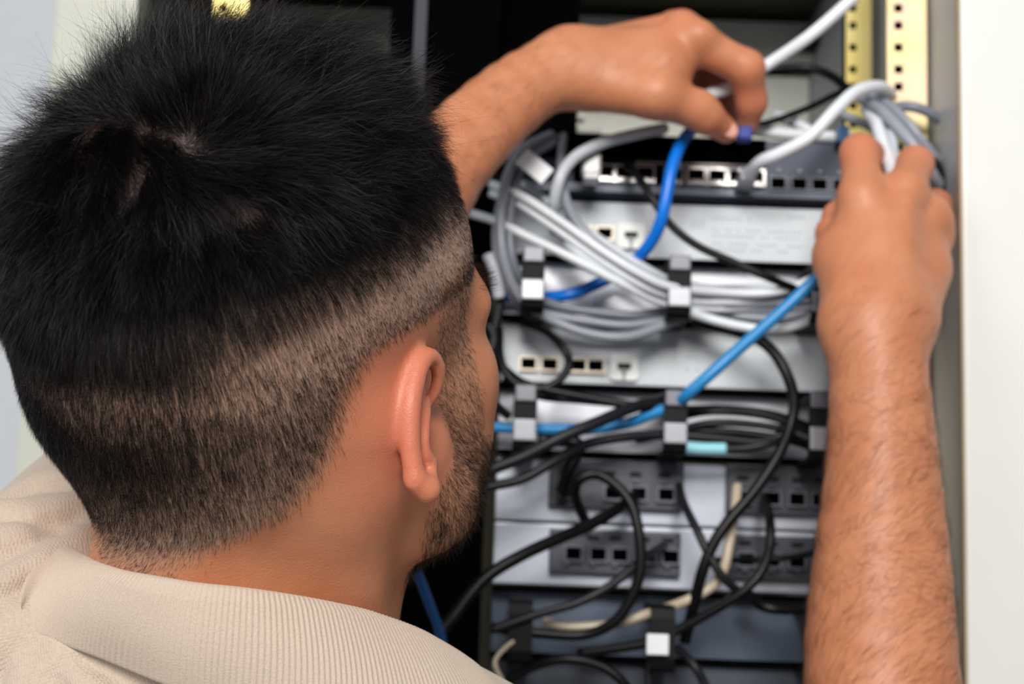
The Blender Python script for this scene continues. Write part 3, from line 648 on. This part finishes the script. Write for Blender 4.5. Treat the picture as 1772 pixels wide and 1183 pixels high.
GROUPS = [
    Grp(sdf_head, *aabb([hl(x, y, z) for x in (-.085, .085) for y in (-.115, .12) for z in (-.105, .13)], .0), k=.02),
    Grp(sdf_neck, *aabb([hl(0, -.03, -.02), NECKB, hl(.03, .03, -.08), at(560, 1180, .70), at(640, 1130, .66)], .07), k=.025),
    Grp(sdf_ear, *aabb([eo(690, 610, 0), eo(770, 860, .02), eo(700, 740, -.01)], .012), k=.005),
    Grp(sdf_trunk, *aabb([SHL, SHR, SHL+[0, 0, -.4], SHR+[0, 0, -.3], NECKB], .11), k=.012),
    Grp(sdf_left, *aabb([SHL, FOREL[0][0], at(1300, 30, 1.0), at(1300, 240, 1.08)], .07), k=.012),
    Grp(sdf_right, *aabb([SHR, at(1560, 1470, .865), at(1640, 230, .95), at(1400, 300, 1.03)], .07), k=.012),
]

def wob(P, k):
    x, y, z = P[..., 0], P[..., 1], P[..., 2]
    return (np.sin(k*x+1.3*np.sin(k*.7*z+1))*np.cos(k*.8*y+k*.6*z)+.6*np.sin(k*1.7*z+k*.9*x+2*np.sin(k*.5*y)))
FOLDS = [((40, 1125), (15, 1150), (-10, 1210)), ((84, 1130), (95, 1170), (140, 1240)), ((150, 1148), (200, 1172), (300, 1225)), ((0, 905), (60, 915), (130, 905)), ((-20, 985), (30, 960), (100, 930)), ((-20, 1060), (20, 1035), (60, 1015)),
         ((20, 870), (60, 850), (110, 846))]
YK0 = at(60, 1070, .66); YKN = np.cross(at(500, 1140, .62)-YK0, at(300, 1110, .80)-YK0); YKN = YKN/np.linalg.norm(YKN); YKN = YKN*np.sign(YKN[2])
def sdf_shirt(P):
    sl = SHL+(FOREL[0][0]-SHL)*.80; sr = SHR+(at(1560, 1470, .865)-SHR)*.7
    nb = NECKB+np.array([-.006, .002, -.046])
    d = cone(P, SHL, sl, .061, .062)
    d = smin(d, cone(P, SHR, sr, .062, .064), .02)
    d = smin(d, cone(P, SHL, nb, .062, .080), .03)
    d = smin(d, cone(P, nb+[-.012, 0, -.028], SHR, .066, .062), .02)
    d = smin(d, cone(P, nb+[-.02, .004, -.004], nb+[.045, .004, -.05], .084, .082), .015)
    yk = cone(P, NECKB+[-.002, 0, .012], NECKB+[-.006, 0, -.05], .0685, .078)
    yk = smin(yk, cone(P, at(70, 1120, .70), at(300, 1260, .69), .030, .045), .02)
    yk = smax(yk, (P-YK0).astype(np.float32)@YKN.astype(np.float32), .004)
    d = smin(d, yk, .012)
    c = (SHL+SHR)/2+np.array([0, .01, -.18])
    R = _rz(math.atan2(SHR[1]-SHL[1], SHR[0]-SHL[0]))
    d = smin(d, ell(P, c, (.172, .115, .25), R), .06)
    d = d-.0011*wob(P, 30)-.0003*wob(P+.3, 85)
    for s, e, r1 in ((SHL, sl, .052), (SHR, sr, .054)):
        s2 = e-(e-s)*.25; u = (e-s)/np.linalg.norm(e-s)
        d = smax(d, (P-e.astype(np.float32))@u.astype(np.float32), .006)
        d = np.maximum(d, -cone(P, s2, e+u*.05, r1, r1))
    return d
def sdf_shirt_folds(P):
    d = sdf_shirt(P)
    return d
SHIRT = [Grp(lambda P: sdf_shirt(P)+fold_disp(P), *aabb([SHL, SHR, SHL+[0, 0, -.42], SHR+[0, 0, -.32], NECKB, FOREL[0][0]], .12), k=.001)]
def snap(px, py, fn, target, y0, y1, n=120):
    """first point on the ray, coming from the lens, where fn drops to target"""
    Y = np.linspace(y0, y1, n)
    P = np.array([at(px, py, y) for y in Y]).astype(np.float32)
    v = fn(P)-target
    i = np.argmax(v < 0)
    if not (v < 0).any(): i = int(np.argmin(v))
    return P[i].astype(float)
FOLD3 = [[snap(x, y, sdf_shirt, .0, .55, .85) for x, y in f] for f in FOLDS]
def fold_disp(P):
    out = 0
    for f in FOLD3:
        dd = np.minimum(cone(P, f[0], f[1], 0, 0), cone(P, f[1], f[2], 0, 0))
        out = out+.0036*np.exp(-(dd/.0050)**2)-.0026*np.exp(-((dd-.013)/.009)**2)
    return out
# ---------- the man ----------
V, Q = mesh_sdf(GROUPS, .00172)
body_me = np_mesh('body', V, Q)
Lc = (((V-HEADC)@HEADR)/HEADS).astype(np.float32)
def sstep(a, b, x): t = np.clip((x-a)/(b-a), 0, 1); return t*t*(3-2*t)
YE = lambda z: np.interp(z, [-.10, -.06, -.032, -.017, -.003, .011, .028, .039, .043], [-.10, -.09, -.079, -.058, -.048, -.040, -.034, -.022, .0])
def zones(L):
    x, y, z = np.abs(L[:, 0]), L[:, 1], L[:, 2]
    front = .060+.010*(1-np.clip(x/.07, 0, 1))
    scalp = sstep(.004, -.004, y-front)*sstep(.038, .043, z)
    scalp = np.maximum(scalp, sstep(.005, -.014, y-YE(z))*sstep(-.075, -.030, z+.0*y))
    side = sstep(.020, .028, y)*sstep(.056, .050, y)*sstep(-.03, -.015, z)*sstep(.05, .045, z)
    bl = np.interp(z, [-.08, -.066, -.045, -.032, -.02, 0], [.012, .004, .002, .006, .022, .028])
    up = -.030-.012*sstep(.05, .07, y)
    up = np.where(y < .052, .0, up)
    beard = sstep(-.002, .005, y-bl)*sstep(.002, -.006, z-up)*sstep(-.098, -.082, z)
    must = sstep(.085, .09, y)*sstep(-.03, -.034, z)*sstep(-.05, -.044, z)*sstep(.03, .02, x)
    return scalp, np.maximum(side, np.maximum(beard, must))
WH0, WH1 = np.array([-.004, -.066, .128]), np.array([.030, -.058, .124])
def whp(L): t = np.clip((L-WH0)@(WH1-WH0)/((WH1-WH0)@(WH1-WH0)), 0, 1); return WH0+t[:, None]*(WH1-WH0)
sca, bea = zones(Lc)
near = ((np.abs(Lc) < .16).all(1)) & (Lc[:, 2] > -.11)
earp = proj(V); dEar = np.sqrt(((V-eo(735, 735, -.003))**2).sum(1))
red = np.clip(1.3-dEar/.040, 0, 1)*near
behind = np.exp(-(((V-eo(660, 690, .015))/[.018, .03, .026])**2).sum(1))
red = np.clip(red*.55+.9*behind+.75*np.clip(1.2-np.sqrt(((V-eo(722, 740, -.008))**2/[.012**2, .02**2, .034**2]).sum(1)), 0, 1), 0, 1)
hands = np.zeros(len(V))
for q in (at(1490, 250, .97), at(1584, 270, .98), at(1625, 370, .98), at(1300, 150, 1.0), at(1300, 215, 1.03), at(1250, 220, 1.0), at(1180, 20, .99), at(1420, 400, .97)):
    hands = np.maximum(hands, np.exp(-((V-q)**2).sum(1)/.022**2))
red = np.maximum(red, hands*.55)
lips = np.exp(-(((Lc-[0, .10, -.05])/[.024, .01, .008])**2).sum(1))
red = np.maximum(red, lips)
a = body_me.color_attributes.new('zones', 'FLOAT_COLOR', 'POINT')
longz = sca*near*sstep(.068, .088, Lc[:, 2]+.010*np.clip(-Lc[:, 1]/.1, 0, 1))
tint = np.stack([red, sca*near, bea*near, longz*.8], -1).astype(np.float32)
a.data.foreach_set('color', tint.ravel())
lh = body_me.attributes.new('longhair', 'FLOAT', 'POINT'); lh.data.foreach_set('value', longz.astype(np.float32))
fl = body_me.attributes.new('flush', 'FLOAT', 'POINT'); fl.data.foreach_set('value', (.8*np.exp(-(((V-eo(655, 680, .018))/[.012, .03, .020])**2).sum(1))).astype(np.float32))
ms = bpy.data.materials.new('skin'); ms.use_nodes = True; nt = ms.node_tree; b = nt.nodes['Principled BSDF']
N = nt.nodes.new; Lk = nt.links.new
at_ = N('ShaderNodeAttribute'); at_.attribute_name = 'zones'; sep = N('ShaderNodeSeparateColor'); Lk(at_.outputs['Color'], sep.inputs[0])
tc = N('ShaderNodeTexCoord'); n1 = N('ShaderNodeTexNoise'); n1.inputs['Scale'].default_value = 45; n1.inputs['Detail'].default_value = 5; Lk(tc.outputs['Object'], n1.inputs['Vector'])
def mix(a_, b_, f, lo=None):
    m = N('ShaderNodeMix'); m.data_type = 'RGBA'
    for i, v in ((6, a_), (7, b_)):
        if isinstance(v, tuple): m.inputs[i].default_value = (*lin(v), 1)
        else: Lk(v, m.inputs[i])
    if isinstance(f, float): m.inputs[0].default_value = f
    else: Lk(f, m.inputs[0])
    return m.outputs[2]
base = mix((188, 114, 76), (214, 146, 108), n1.outputs['Fac'])
c1 = mix(base, (190, 152, 130), sep.outputs[1])
c2 = mix(c1, (188, 134, 104), sep.outputs[2])
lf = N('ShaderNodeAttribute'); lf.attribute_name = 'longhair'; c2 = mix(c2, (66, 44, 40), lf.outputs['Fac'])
c3 = mix(c2, (210, 122, 94), sep.outputs[0])
af = N('ShaderNodeAttribute'); af.attribute_name = 'flush'; c3 = mix(c3, (196, 88, 54), af.outputs['Fac'])
Lk(c3, b.inputs['Base Color']); b.inputs['Roughness'].default_value = .46
b.inputs['Subsurface Weight'].default_value = .12; b.inputs['Subsurface Radius'].default_value = (1, .35, .2); b.inputs['Subsurface Scale'].default_value = .006
b.inputs['Specular IOR Level'].default_value = .45
v1 = N('ShaderNodeTexVoronoi'); v1.inputs['Scale'].default_value = 1100; Lk(tc.outputs['Object'], v1.inputs['Vector'])
n2 = N('ShaderNodeTexNoise'); n2.inputs['Scale'].default_value = 300; Lk(tc.outputs['Object'], n2.inputs['Vector'])
ad = N('ShaderNodeMath'); ad.operation = 'ADD'; Lk(v1.outputs['Distance'], ad.inputs[0]); Lk(n2.outputs['Fac'], ad.inputs[1])
bp = N('ShaderNodeBump'); bp.inputs['Strength'].default_value = .20; bp.inputs['Distance'].default_value = .0004; Lk(ad.outputs[0], bp.inputs['Height']); Lk(bp.outputs[0], b.inputs['Normal'])
man = empty('person', label='man seen from behind in beige polo shirt, black faded haircut, both hands in the rack', category='person')
man.location = (0, 0, 0)
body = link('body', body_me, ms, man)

# eyes
for s in (-1, 1):
    bm = bmesh.new(); bmesh.ops.create_uvsphere(bm, u_segments=24, v_segments=16, radius=.0118)
    o = link('eye', bm_mesh('eye', bm, True), mat('eye_white', (225, 220, 212), .15, var=.02), man); o.location = hl(s*.031, .0805, .0135)
# thumbnail
bm = bmesh.new(); bmesh.ops.create_uvsphere(bm, u_segments=20, v_segments=12, radius=1)
o = link('thumbnail', bm_mesh('thumbnail', bm, True), mat('nail', (226, 168, 150), .25, var=.04), man)
o.matrix_world = Matrix.Translation(at(1262, 224, .9935).tolist()) @ Matrix.Rotation(math.radians(38), 4, 'Y') @ Matrix.Diagonal((.0065, .0016, .0052, 1))

# ---------- hair ----------
def curves(name, P, R, m, parent, **props):
    n, k = P.shape[:2]
    hc = bpy.data.hair_curves.new(name); hc.add_curves([k]*n)
    hc.attributes['position'].data.foreach_set('vector', np.ascontiguousarray(P, np.float32).ravel())
    ra = hc.attributes.get('radius') or hc.attributes.new('radius', 'FLOAT', 'POINT')
    ra.data.foreach_set('value', np.ascontiguousarray(R, np.float32).ravel())
    hc.materials.append(m)
    o = bpy.data.objects.new(name, hc); C.objects.link(o); o.parent = parent
    for a_, v in props.items(): o[a_] = v
    return o
def hair_mat(name, col, rough=.28, glint=(.05, 1.0)):
    m = bpy.data.materials.new(name); m.use_nodes = True; nt = m.node_tree; nt.nodes.clear()
    o = nt.nodes.new('ShaderNodeOutputMaterial'); h = nt.nodes.new('ShaderNodeBsdfHairPrincipled'); h.parametrization = 'COLOR'
    h.inputs['Color'].default_value = (*col, 1); h.inputs['Roughness'].default_value = rough; h.inputs['Radial Roughness'].default_value = .35
    h.inputs['Random Roughness'].default_value = .2
    d = nt.nodes.new('ShaderNodeBsdfDiffuse'); d.inputs[0].default_value = (*[x*.35 for x in col], 1)
    hi = nt.nodes.new('ShaderNodeHairInfo'); r = nt.nodes.new('ShaderNodeMapRange'); r.interpolation_type = 'SMOOTHSTEP'
    r.inputs[1].default_value = .45; r.inputs[2].default_value = 1; r.inputs[3].default_value = glint[0]; r.inputs[4].default_value = glint[1]
    mx = nt.nodes.new('ShaderNodeMixShader'); L = nt.links.new
    L(hi.outputs['Random'], r.inputs[0]); L(r.outputs[0], mx.inputs[0]); L(d.outputs[0], mx.inputs[1]); L(h.outputs[0], mx.inputs[2]); L(mx.outputs[0], o.inputs[0]); return m
MH = hair_mat('black_hair', (.010, .008, .008), .22); MB_ = hair_mat('brown_black_beard', (.016, .009, .006)); MA = hair_mat('arm_hair', (.03, .014, .007), .35)
T = np.concatenate([Q[:, [0, 1, 2]], Q[:, [0, 2, 3]]])
A, B_, C_ = V[T[:, 0]], V[T[:, 1]], V[T[:, 2]]
FN = np.cross(B_-A, C_-A); AR = np.linalg.norm(FN, axis=1)/2
# smooth vertex normals, outward
VN = np.zeros_like(V)
for k in range(3): np.add.at(VN, T[:, k], FN)
VN /= np.linalg.norm(VN, axis=1)[:, None]+1e-12
if (VN[near]*(V[near]-hl(0, -.01, .04))).sum() < 0: VN = -VN; print('flip')
def scatter(wt_face, n):
    p = AR*wt_face; p = p/p.sum(); i = RNG.choice(len(T), n, p=p)
    r = RNG.random((n, 2)); s = np.sqrt(r[:, :1]); bc = np.concatenate([1-s, s*(1-r[:, 1:]), s*r[:, 1:]], 1)
    tri = T[i]
    return (V[tri]*bc[..., None]).sum(1), (VN[tri]*bc[..., None]).sum(1), (Lc[tri]*bc[..., None]).sum(1)
def unit_(v): return v/(np.linalg.norm(v, axis=-1, keepdims=True)+1e-9)
def w2l(v): return v@HEADR
def l2w(v): return v@HEADR.T
def earfree(L): # not on the ear itself
    return ~((np.abs(L[:, 0]) > .079) & (L[:, 1] > -.04) & (L[:, 1] < .03) & (L[:, 2] < .046) & (L[:, 2] > -.045))
fc = Lc[T].mean(1); fs, fb = (sca*near)[T].mean(1), (bea*near)[T].mean(1); free = np.concatenate([sdf_ear(V[T[k:k+200000]].mean(1).astype(np.float32)) > .0025 for k in range(0, len(T), 200000)])
def wnoise(L, s, seed):
    r = np.random.default_rng(seed); out = 0
    for i in range(5):
        k = r.normal(size=3)*s; out = out+np.sin(L@k+r.random()*6.28)
    return out/2.2
def dirs(L, Nl):
    """growth direction in the head frame: away from the whorl on top, downwards on the sides and back"""
    away = L-whp(L); sw = np.cross(Nl, unit_(away)); dist = np.linalg.norm(away, axis=1, keepdims=True)
    d = unit_(away)+1.5*np.exp(-(dist/.018)**2)*sw
    fwd = sstep(-.05, .0, L[:, 1:2])*sstep(.088, .11, L[:, 2:3])
    d = d*(1-.7*fwd)+np.array([.35, .75, -.1])*.9*fwd
    d = d+np.exp(-(dist/.012)**2)*wnoise(L*1.0, 300, 21)[:, None]*np.array([.9, .5, 0])
    dn = sstep(.098, .062, L[:, 2:3])
    d = d*(1-dn)+np.array([0, .16, -1.])*dn
    nape = sstep(-.01, -.04, L[:, 2:3]); d = d+nape*np.stack([np.sign(L[:, 0])*.0-.8, np.zeros(len(L)), np.zeros(len(L))], -1)
    d = d-Nl*(d*Nl).sum(1, keepdims=True)
    return unit_(d)
def grow(root, nrm, L, length, lift, bend, jit, k, rad0, clump=0, clump_n=1):
    Nl = w2l(nrm); D = dirs(L, Nl)
    if clump: D = unit_(D+.42*np.stack([wnoise(L, 330, s) for s in (31, 32, 33)], -1)-0*D)
    D = unit_(D+jit*RNG.normal(size=D.shape)*.5)
    D = l2w(D); n = len(root)
    t = np.linspace(0, 1, k)[None, :, None]
    lf = lift[:, None, None]; ln = length[:, None, None]
    ang = lf*(1-bend*t)
    step = np.cos(ang)*D[:, None, :]+np.sin(ang)*nrm[:, None, :]
    step = step+np.array([0, 0, -.10])*t*np.minimum(ln/.02, 1)+(RNG.normal(size=(n, 1, 3))*jit*.25)*t
    step = unit_(step)*ln/(k-1)
    P = root[:, None, :]+np.concatenate([np.zeros((n, 1, 3)), np.cumsum((step[:, 1:]+step[:, :-1])/2, 1)], 1)
    if clump:
        g = RNG.choice(n, clump_n, replace=False); G = root[g]
        idx = np.empty(n, int)
        for s in range(0, n, 4000):
            idx[s:s+4000] = g[np.argmin(((root[s:s+4000, None, :]-G[None])**2).sum(-1), 1)]
        off = P[idx]-P; w_ = (clump*RNG.uniform(.3, 1, (n, 1, 1)))*np.linspace(0, 1, k)[None, :, None]**1.3
        P = P+off*w_
    R = rad0*(1-.75*np.linspace(0, 1, k)[None, :]**1.5)*np.ones((n, 1))
    return P, R
# long hair of the crown and top
lw = fs*free*sstep(.064, .092, fc[:, 2]+.010*(fc[:, 1] < -.06))*(1+1.2*sstep(-.01, -.05, fc[:, 1])+1.2*np.exp(-(np.linalg.norm(fc-whp(fc), axis=1)/.02)**2))
r_, n_, L_ = scatter(lw, 86000)
zt_ = L_[:, 2]+.008*np.clip(-L_[:, 1]/.1, 0, 1)
wd = np.linalg.norm(L_-whp(L_), axis=1)
ln = np.interp(zt_, [.070, .082, .092, .104, .118], [.0045, .008, .0145, .022, .028])*(.70+.5*RNG.random(len(r_)))*(1+.15*wnoise(L_, 90, 3))*(.7+.3*sstep(.0, .03, wd))
ln *= 1+.22*sstep(.0, .05, L_[:, 1])*sstep(.09, .11, zt_)
keep = RNG.random(len(r_)) < (.62+.38*sstep(.001, .008, wd+.005*wnoise(L_, 260, 5)))
lift = (.50+.16*wnoise(L_, 150, 4)+.16*RNG.normal(size=len(r_)))*(.35+.65*sstep(.078, .105, zt_))
P, R = grow(r_[keep], n_[keep], L_[keep], ln[keep], lift[keep], .85, .55, 7, .000050, .80, 6500)
curves('hair', P, R, MH, man, label='longer black hair on the crown', kind='stuff')
# stray hairs
r_, n_, L_ = scatter(lw*sstep(.09, .11, fc[:, 2]), 900)
P, R = grow(r_, n_, L_, .030+.012*RNG.random(len(r_)), .95+.25*RNG.normal(size=len(r_)), .8, 1.1, 8, .000036)
curves('stray_hair', P, R, MH, man, kind='stuff')
# faded sides and nape
fw = fs*free*sstep(.098, .085, fc[:, 2])
dens = 1-.55*sstep(.013, .002, np.abs(fc[:, 2]-.057-.004*wnoise(fc, 60, 8)))*sstep(-.105, -.06, fc[:, 1])
fw = fw*(1+.7*sstep(-.07, -.1, fc[:, 1]))*dens*np.interp(fc[:, 2], [-.09, -.06, -.035, -.012, .005, .02], [.10, .25, .42, .68, .95, 1])*(1+.9*sstep(-.012, -.03, fc[:, 2])*sstep(.02, -.02, fc[:, 0]))
r_, n_, L_ = scatter(fw, 112000)
z = L_[:, 2]-.011*np.clip(-L_[:, 1]/.1, -.5, 1)*-1
zz_ = L_[:, 2]+.010*np.clip(-L_[:, 1]/.1, -.3, 1)+.003*wnoise(L_, 120, 9)
ln = np.interp(zz_, [-.06, -.03, -.005, .035, .052, .062, .070, .078, .088, .1], [.0012, .0014, .0024, .0027, .0015, .0024, .0040, .0066, .009, .014])*(.7+.6*RNG.random(len(r_)))
back = sstep(.0, -.09, L_[:, 1]); ln *= 1+(.55+.7*sstep(.0, .03, zz_))*back*sstep(.09, .07, zz_)
P, R = grow(r_, n_, L_, ln, .42+.1*RNG.normal(size=len(r_)), .5, .28, 4, .000036)
curves('faded_hair', P, R, MH, man, label='very short clipped hair fading down to the neck', kind='stuff')
# beard and sideburns
r_, n_, L_ = scatter(fb*free*np.interp(fc[:, 2], [-.09, -.04, 0, .04], [1.5, 1.4, .8, .9]), 46000)
ln = np.interp(L_[:, 2], [-.09, -.05, -.01, .03], [.0070, .0065, .0042, .0028])*(.6+.6*RNG.random(len(r_)))
P, R = grow(r_, n_, L_, ln, .38+.12*RNG.normal(size=len(r_)), .5, .6, 5, .000048)
curves('beard', P, R, MB_, man, label='short dark beard along the jaw', kind='stuff')
# eyebrows and lashes
br = np.exp(-(((np.stack([np.abs(fc[:, 0]), fc[:, 1], fc[:, 2]], -1)-[.038, .085, .029])/[.016, .03, .0035])**2).sum(1))*(near[T[:, 0]])
r_, n_, L_ = scatter(br*(br > .05), 1500)
Dl = unit_(np.stack([np.sign(L_[:, 0])*1.0, -.15*np.ones(len(L_)), .25*np.ones(len(L_))], -1)+.2*RNG.normal(size=L_.shape))
t = np.linspace(0, 1, 5)[None, :, None]
P = r_[:, None]+(unit_(l2w(Dl)[:, None]*1.0+n_[:, None]*.55)*.008*(.7+.5*RNG.random((len(r_), 1, 1))))*t
curves('eyebrow', P, np.full(P.shape[:2], .00004)*(1-.6*t[..., 0]), MB_, man, kind='stuff')
# fine hair on the forearms
fp = proj(V[T].mean(1)); fY = V[T].mean(1)
for nm, e0, e1, sel, cnt in (('arm_hair', FOREL[0][0], at(985, 112, .99), 0, 2400), ('arm_hair', at(1560, 1470, .865), at(1520, 560, .93), 1, 7000)):
    u = (e1-e0)/np.linalg.norm(e1-e0); tt = (fY-e0)@u/np.linalg.norm(e1-e0); dd = np.linalg.norm(fY-e0-((fY-e0)@u)[:, None]*u, axis=1)
    wgt = ((tt > .02) & (tt < 1.12) & (dd < .07))*sstep(1.15, .7, tt)
    wgt = wgt*(.25+.75*sstep(-.2, .4, fY[:, 0]-e0[0]-((fY-e0)@u)*u[0])) if sel else wgt
    r_, n_, _ = scatter(wgt*(.4+.6*(np.sin(fY[:, 0]*300)*np.sin(fY[:, 2]*260+fY[:, 0]*90) > -.2)), cnt)
    D = unit_(-u*.2+np.array([.8, .1, .1])*(1 if sel else .3)+u*.6+.35*RNG.normal(size=r_.shape)+np.sin(r_[:, 2:3]*70)*np.array([.4, 0, .5])); D = unit_(D-n_*(D*n_).sum(1, keepdims=True))
    t = np.linspace(0, 1, 5)[None, :, None]; l_ = (.007+.008*RNG.random((len(r_), 1, 1)))
    P = r_[:, None]+D[:, None]*l_*t+n_[:, None]*l_*(.38*t-.30*t*t)
    curves(nm, P, np.full(P.shape[:2], .000045)*(1-.6*t[..., 0]), MA, man, kind='stuff')

# ---------- polo shirt ----------
SV, SQ = mesh_sdf(SHIRT, .003)
mf = bpy.data.materials.new('beige_pique'); mf.use_nodes = True; nt = mf.node_tree; b = nt.nodes['Principled BSDF']
N = nt.nodes.new; Lk = nt.links.new
b.inputs['Roughness'].default_value = .9; b.inputs['Sheen Weight'].default_value = .25; b.inputs['Specular IOR Level'].default_value = .2
tc = N('ShaderNodeTexCoord'); n1 = N('ShaderNodeTexNoise'); n1.inputs['Scale'].default_value = 900; Lk(tc.outputs['Object'], n1.inputs['Vector'])
col = mix((180, 161, 143), (207, 189, 172), n1.outputs['Fac'])
mp = N('ShaderNodeMapping'); mp.inputs['Rotation'].default_value = (.5, .3, .4); Lk(tc.outputs['Object'], mp.inputs[0])
vo = N('ShaderNodeTexVoronoi'); vo.inputs['Scale'].default_value = 780; vo.inputs['Randomness'].default_value = .25; Lk(mp.outputs[0], vo.inputs['Vector'])
bp = N('ShaderNodeBump'); bp.inputs['Strength'].default_value = .8; bp.inputs['Distance'].default_value = .0006; bp.invert = True; Lk(vo.outputs['Distance'], bp.inputs['Height']); Lk(bp.outputs[0], b.inputs['Normal'])
Lk(col, b.inputs['Base Color'])
shirt = link('polo_shirt', np_mesh('polo_shirt', SV, SQ), mf, man, label='beige knitted polo shirt')
mc = bpy.data.materials.new('beige_rib_knit'); mc.use_nodes = True; nt = mc.node_tree; b = nt.nodes['Principled BSDF']; N = nt.nodes.new; Lk = nt.links.new
b.inputs['Roughness'].default_value = .9; b.inputs['Sheen Weight'].default_value = .25; b.inputs['Specular IOR Level'].default_value = .2
tc = N('ShaderNodeTexCoord'); n1 = N('ShaderNodeTexNoise'); n1.inputs['Scale'].default_value = 1300; n1.inputs['Detail'].default_value = 4; Lk(tc.outputs['Object'], n1.inputs['Vector'])
Lk(mix((180, 161, 143), (211, 193, 176), n1.outputs['Fac']), b.inputs['Base Color'])
bp = N('ShaderNodeBump'); bp.inputs['Strength'].default_value = .6; bp.inputs['Distance'].default_value = .0004; Lk(n1.outputs['Fac'], bp.inputs['Height']); Lk(bp.outputs[0], b.inputs['Normal'])
ST = [((108, 942, .712), (46, 1050, .668)), ((136, 966, .672), (50, 1090, .653)), ((178, 986, .640), (104, 1114, .646)), ((240, 1003, .618), (195, 1142, .634)), ((330, 1019, .611), (312, 1190, .620)),
      ((420, 1028, .612), (408, 1218, .616)), ((505, 1040, .620), (510, 1240, .615)), ((580, 1053, .632), (605, 1262, .617)), ((650, 1070, .648), (710, 1288, .624)), ((745, 1108, .672), (850, 1320, .640)), ((828, 1172, .70), (955, 1370, .665)),
      ((850, 1270, .745), (960, 1440, .735)), ((760, 1300, .80), (800, 1450, .82)), ((520, 1240, .82), (500, 1400, .85)), ((270, 1120, .81), (200, 1260, .84)), ((140, 1000, .775), (50, 1120, .80))]
fo = np.array([at(*a) for a, _ in ST]); bo = np.array([at(*b) for _, b in ST])
def loop(P, n):
    m_ = len(P); out = []
    for i in range(m_):
        a, b, c, d = P[(i-1) % m_], P[i], P[(i+1) % m_], P[(i+2) % m_]
        for t in np.arange(n)/n: out.append(.5*((2*b)+(-a+c)*t+(2*a-5*b+4*c-d)*t*t+(-a+3*b-3*c+d)*t**3))
    return np.array(out)
FO, BO = loop(fo, 130), loop(bo, 130)
arc = np.concatenate([[0], np.cumsum(np.linalg.norm(np.roll(FO, -1, 0)-FO, axis=1))]); per = arc[-1]; nr = round(per/.0021)
s_ = np.linspace(0, per, nr*7, endpoint=False)
def rs(P): PP = np.vstack([P, P[:1]]); return np.stack([np.interp(s_, arc, PP[:, i]) for i in range(3)], -1)
FO, BO = rs(FO), rs(BO)
tang = unit_(np.roll(FO, -1, 0)-np.roll(FO, 1, 0)); u = BO-FO; Ln = np.linalg.norm(u, axis=1, keepdims=True); u = u/Ln
nn = unit_(np.cross(tang, u)); ctr = FO.mean(0)
if ((FO-ctr)*nn).sum() < 0: nn = -nn
prof = [(.034, -.0062, 0), (.020, -.0060, 0), (.008, -.0056, .3), (.002, -.0050, .6), (-.0012, -.0036, .8), (-.0026, -.0018, 1), (-.0028, .0, 1), (-.0018, .0018, 1), (.0005, .0030, 1)]
prof_r = [(f, .0036+.0035*math.sin(math.pi*f)**1.0, 1) for f in np.linspace(.06, .97, 34)]
rows_ = [FO+u*a_+nn*b_+nn*(.00020*w_*np.cos(2*np.pi*s_/per*nr))[:, None] for a_, b_, w_ in prof]
rows_ += [FO+u*Ln*a_+nn*b_+nn*(.00022*w_*np.cos(2*np.pi*s_/per*nr)*np.where(1, 1, 1))[:, None] for a_, b_, w_ in prof_r]
rows_ += [FO+u*Ln*a_+nn*b_ for a_, b_ in ((.995, .0030), (1.0, .0018), (.99, .0008), (.9, .0010), (.5, .0030), (.15, .0012), (.05, -.0008))]
rows_ += [FO+u*.010-nn*.0036, FO+u*.034-nn*.0042]
G = np.stack(rows_); m_, n__ = G.shape[:2]
idx = np.arange(m_*n__).reshape(m_, n__)
Qc = np.stack([idx, np.roll(idx, -1, 1), np.roll(np.roll(idx, -1, 1), -1, 0), np.roll(idx, -1, 0)], -1).reshape(-1, 4)
link('collar', np_mesh('collar', G.reshape(-1, 3), Qc), mc, shirt, label='ribbed beige fold-over collar')
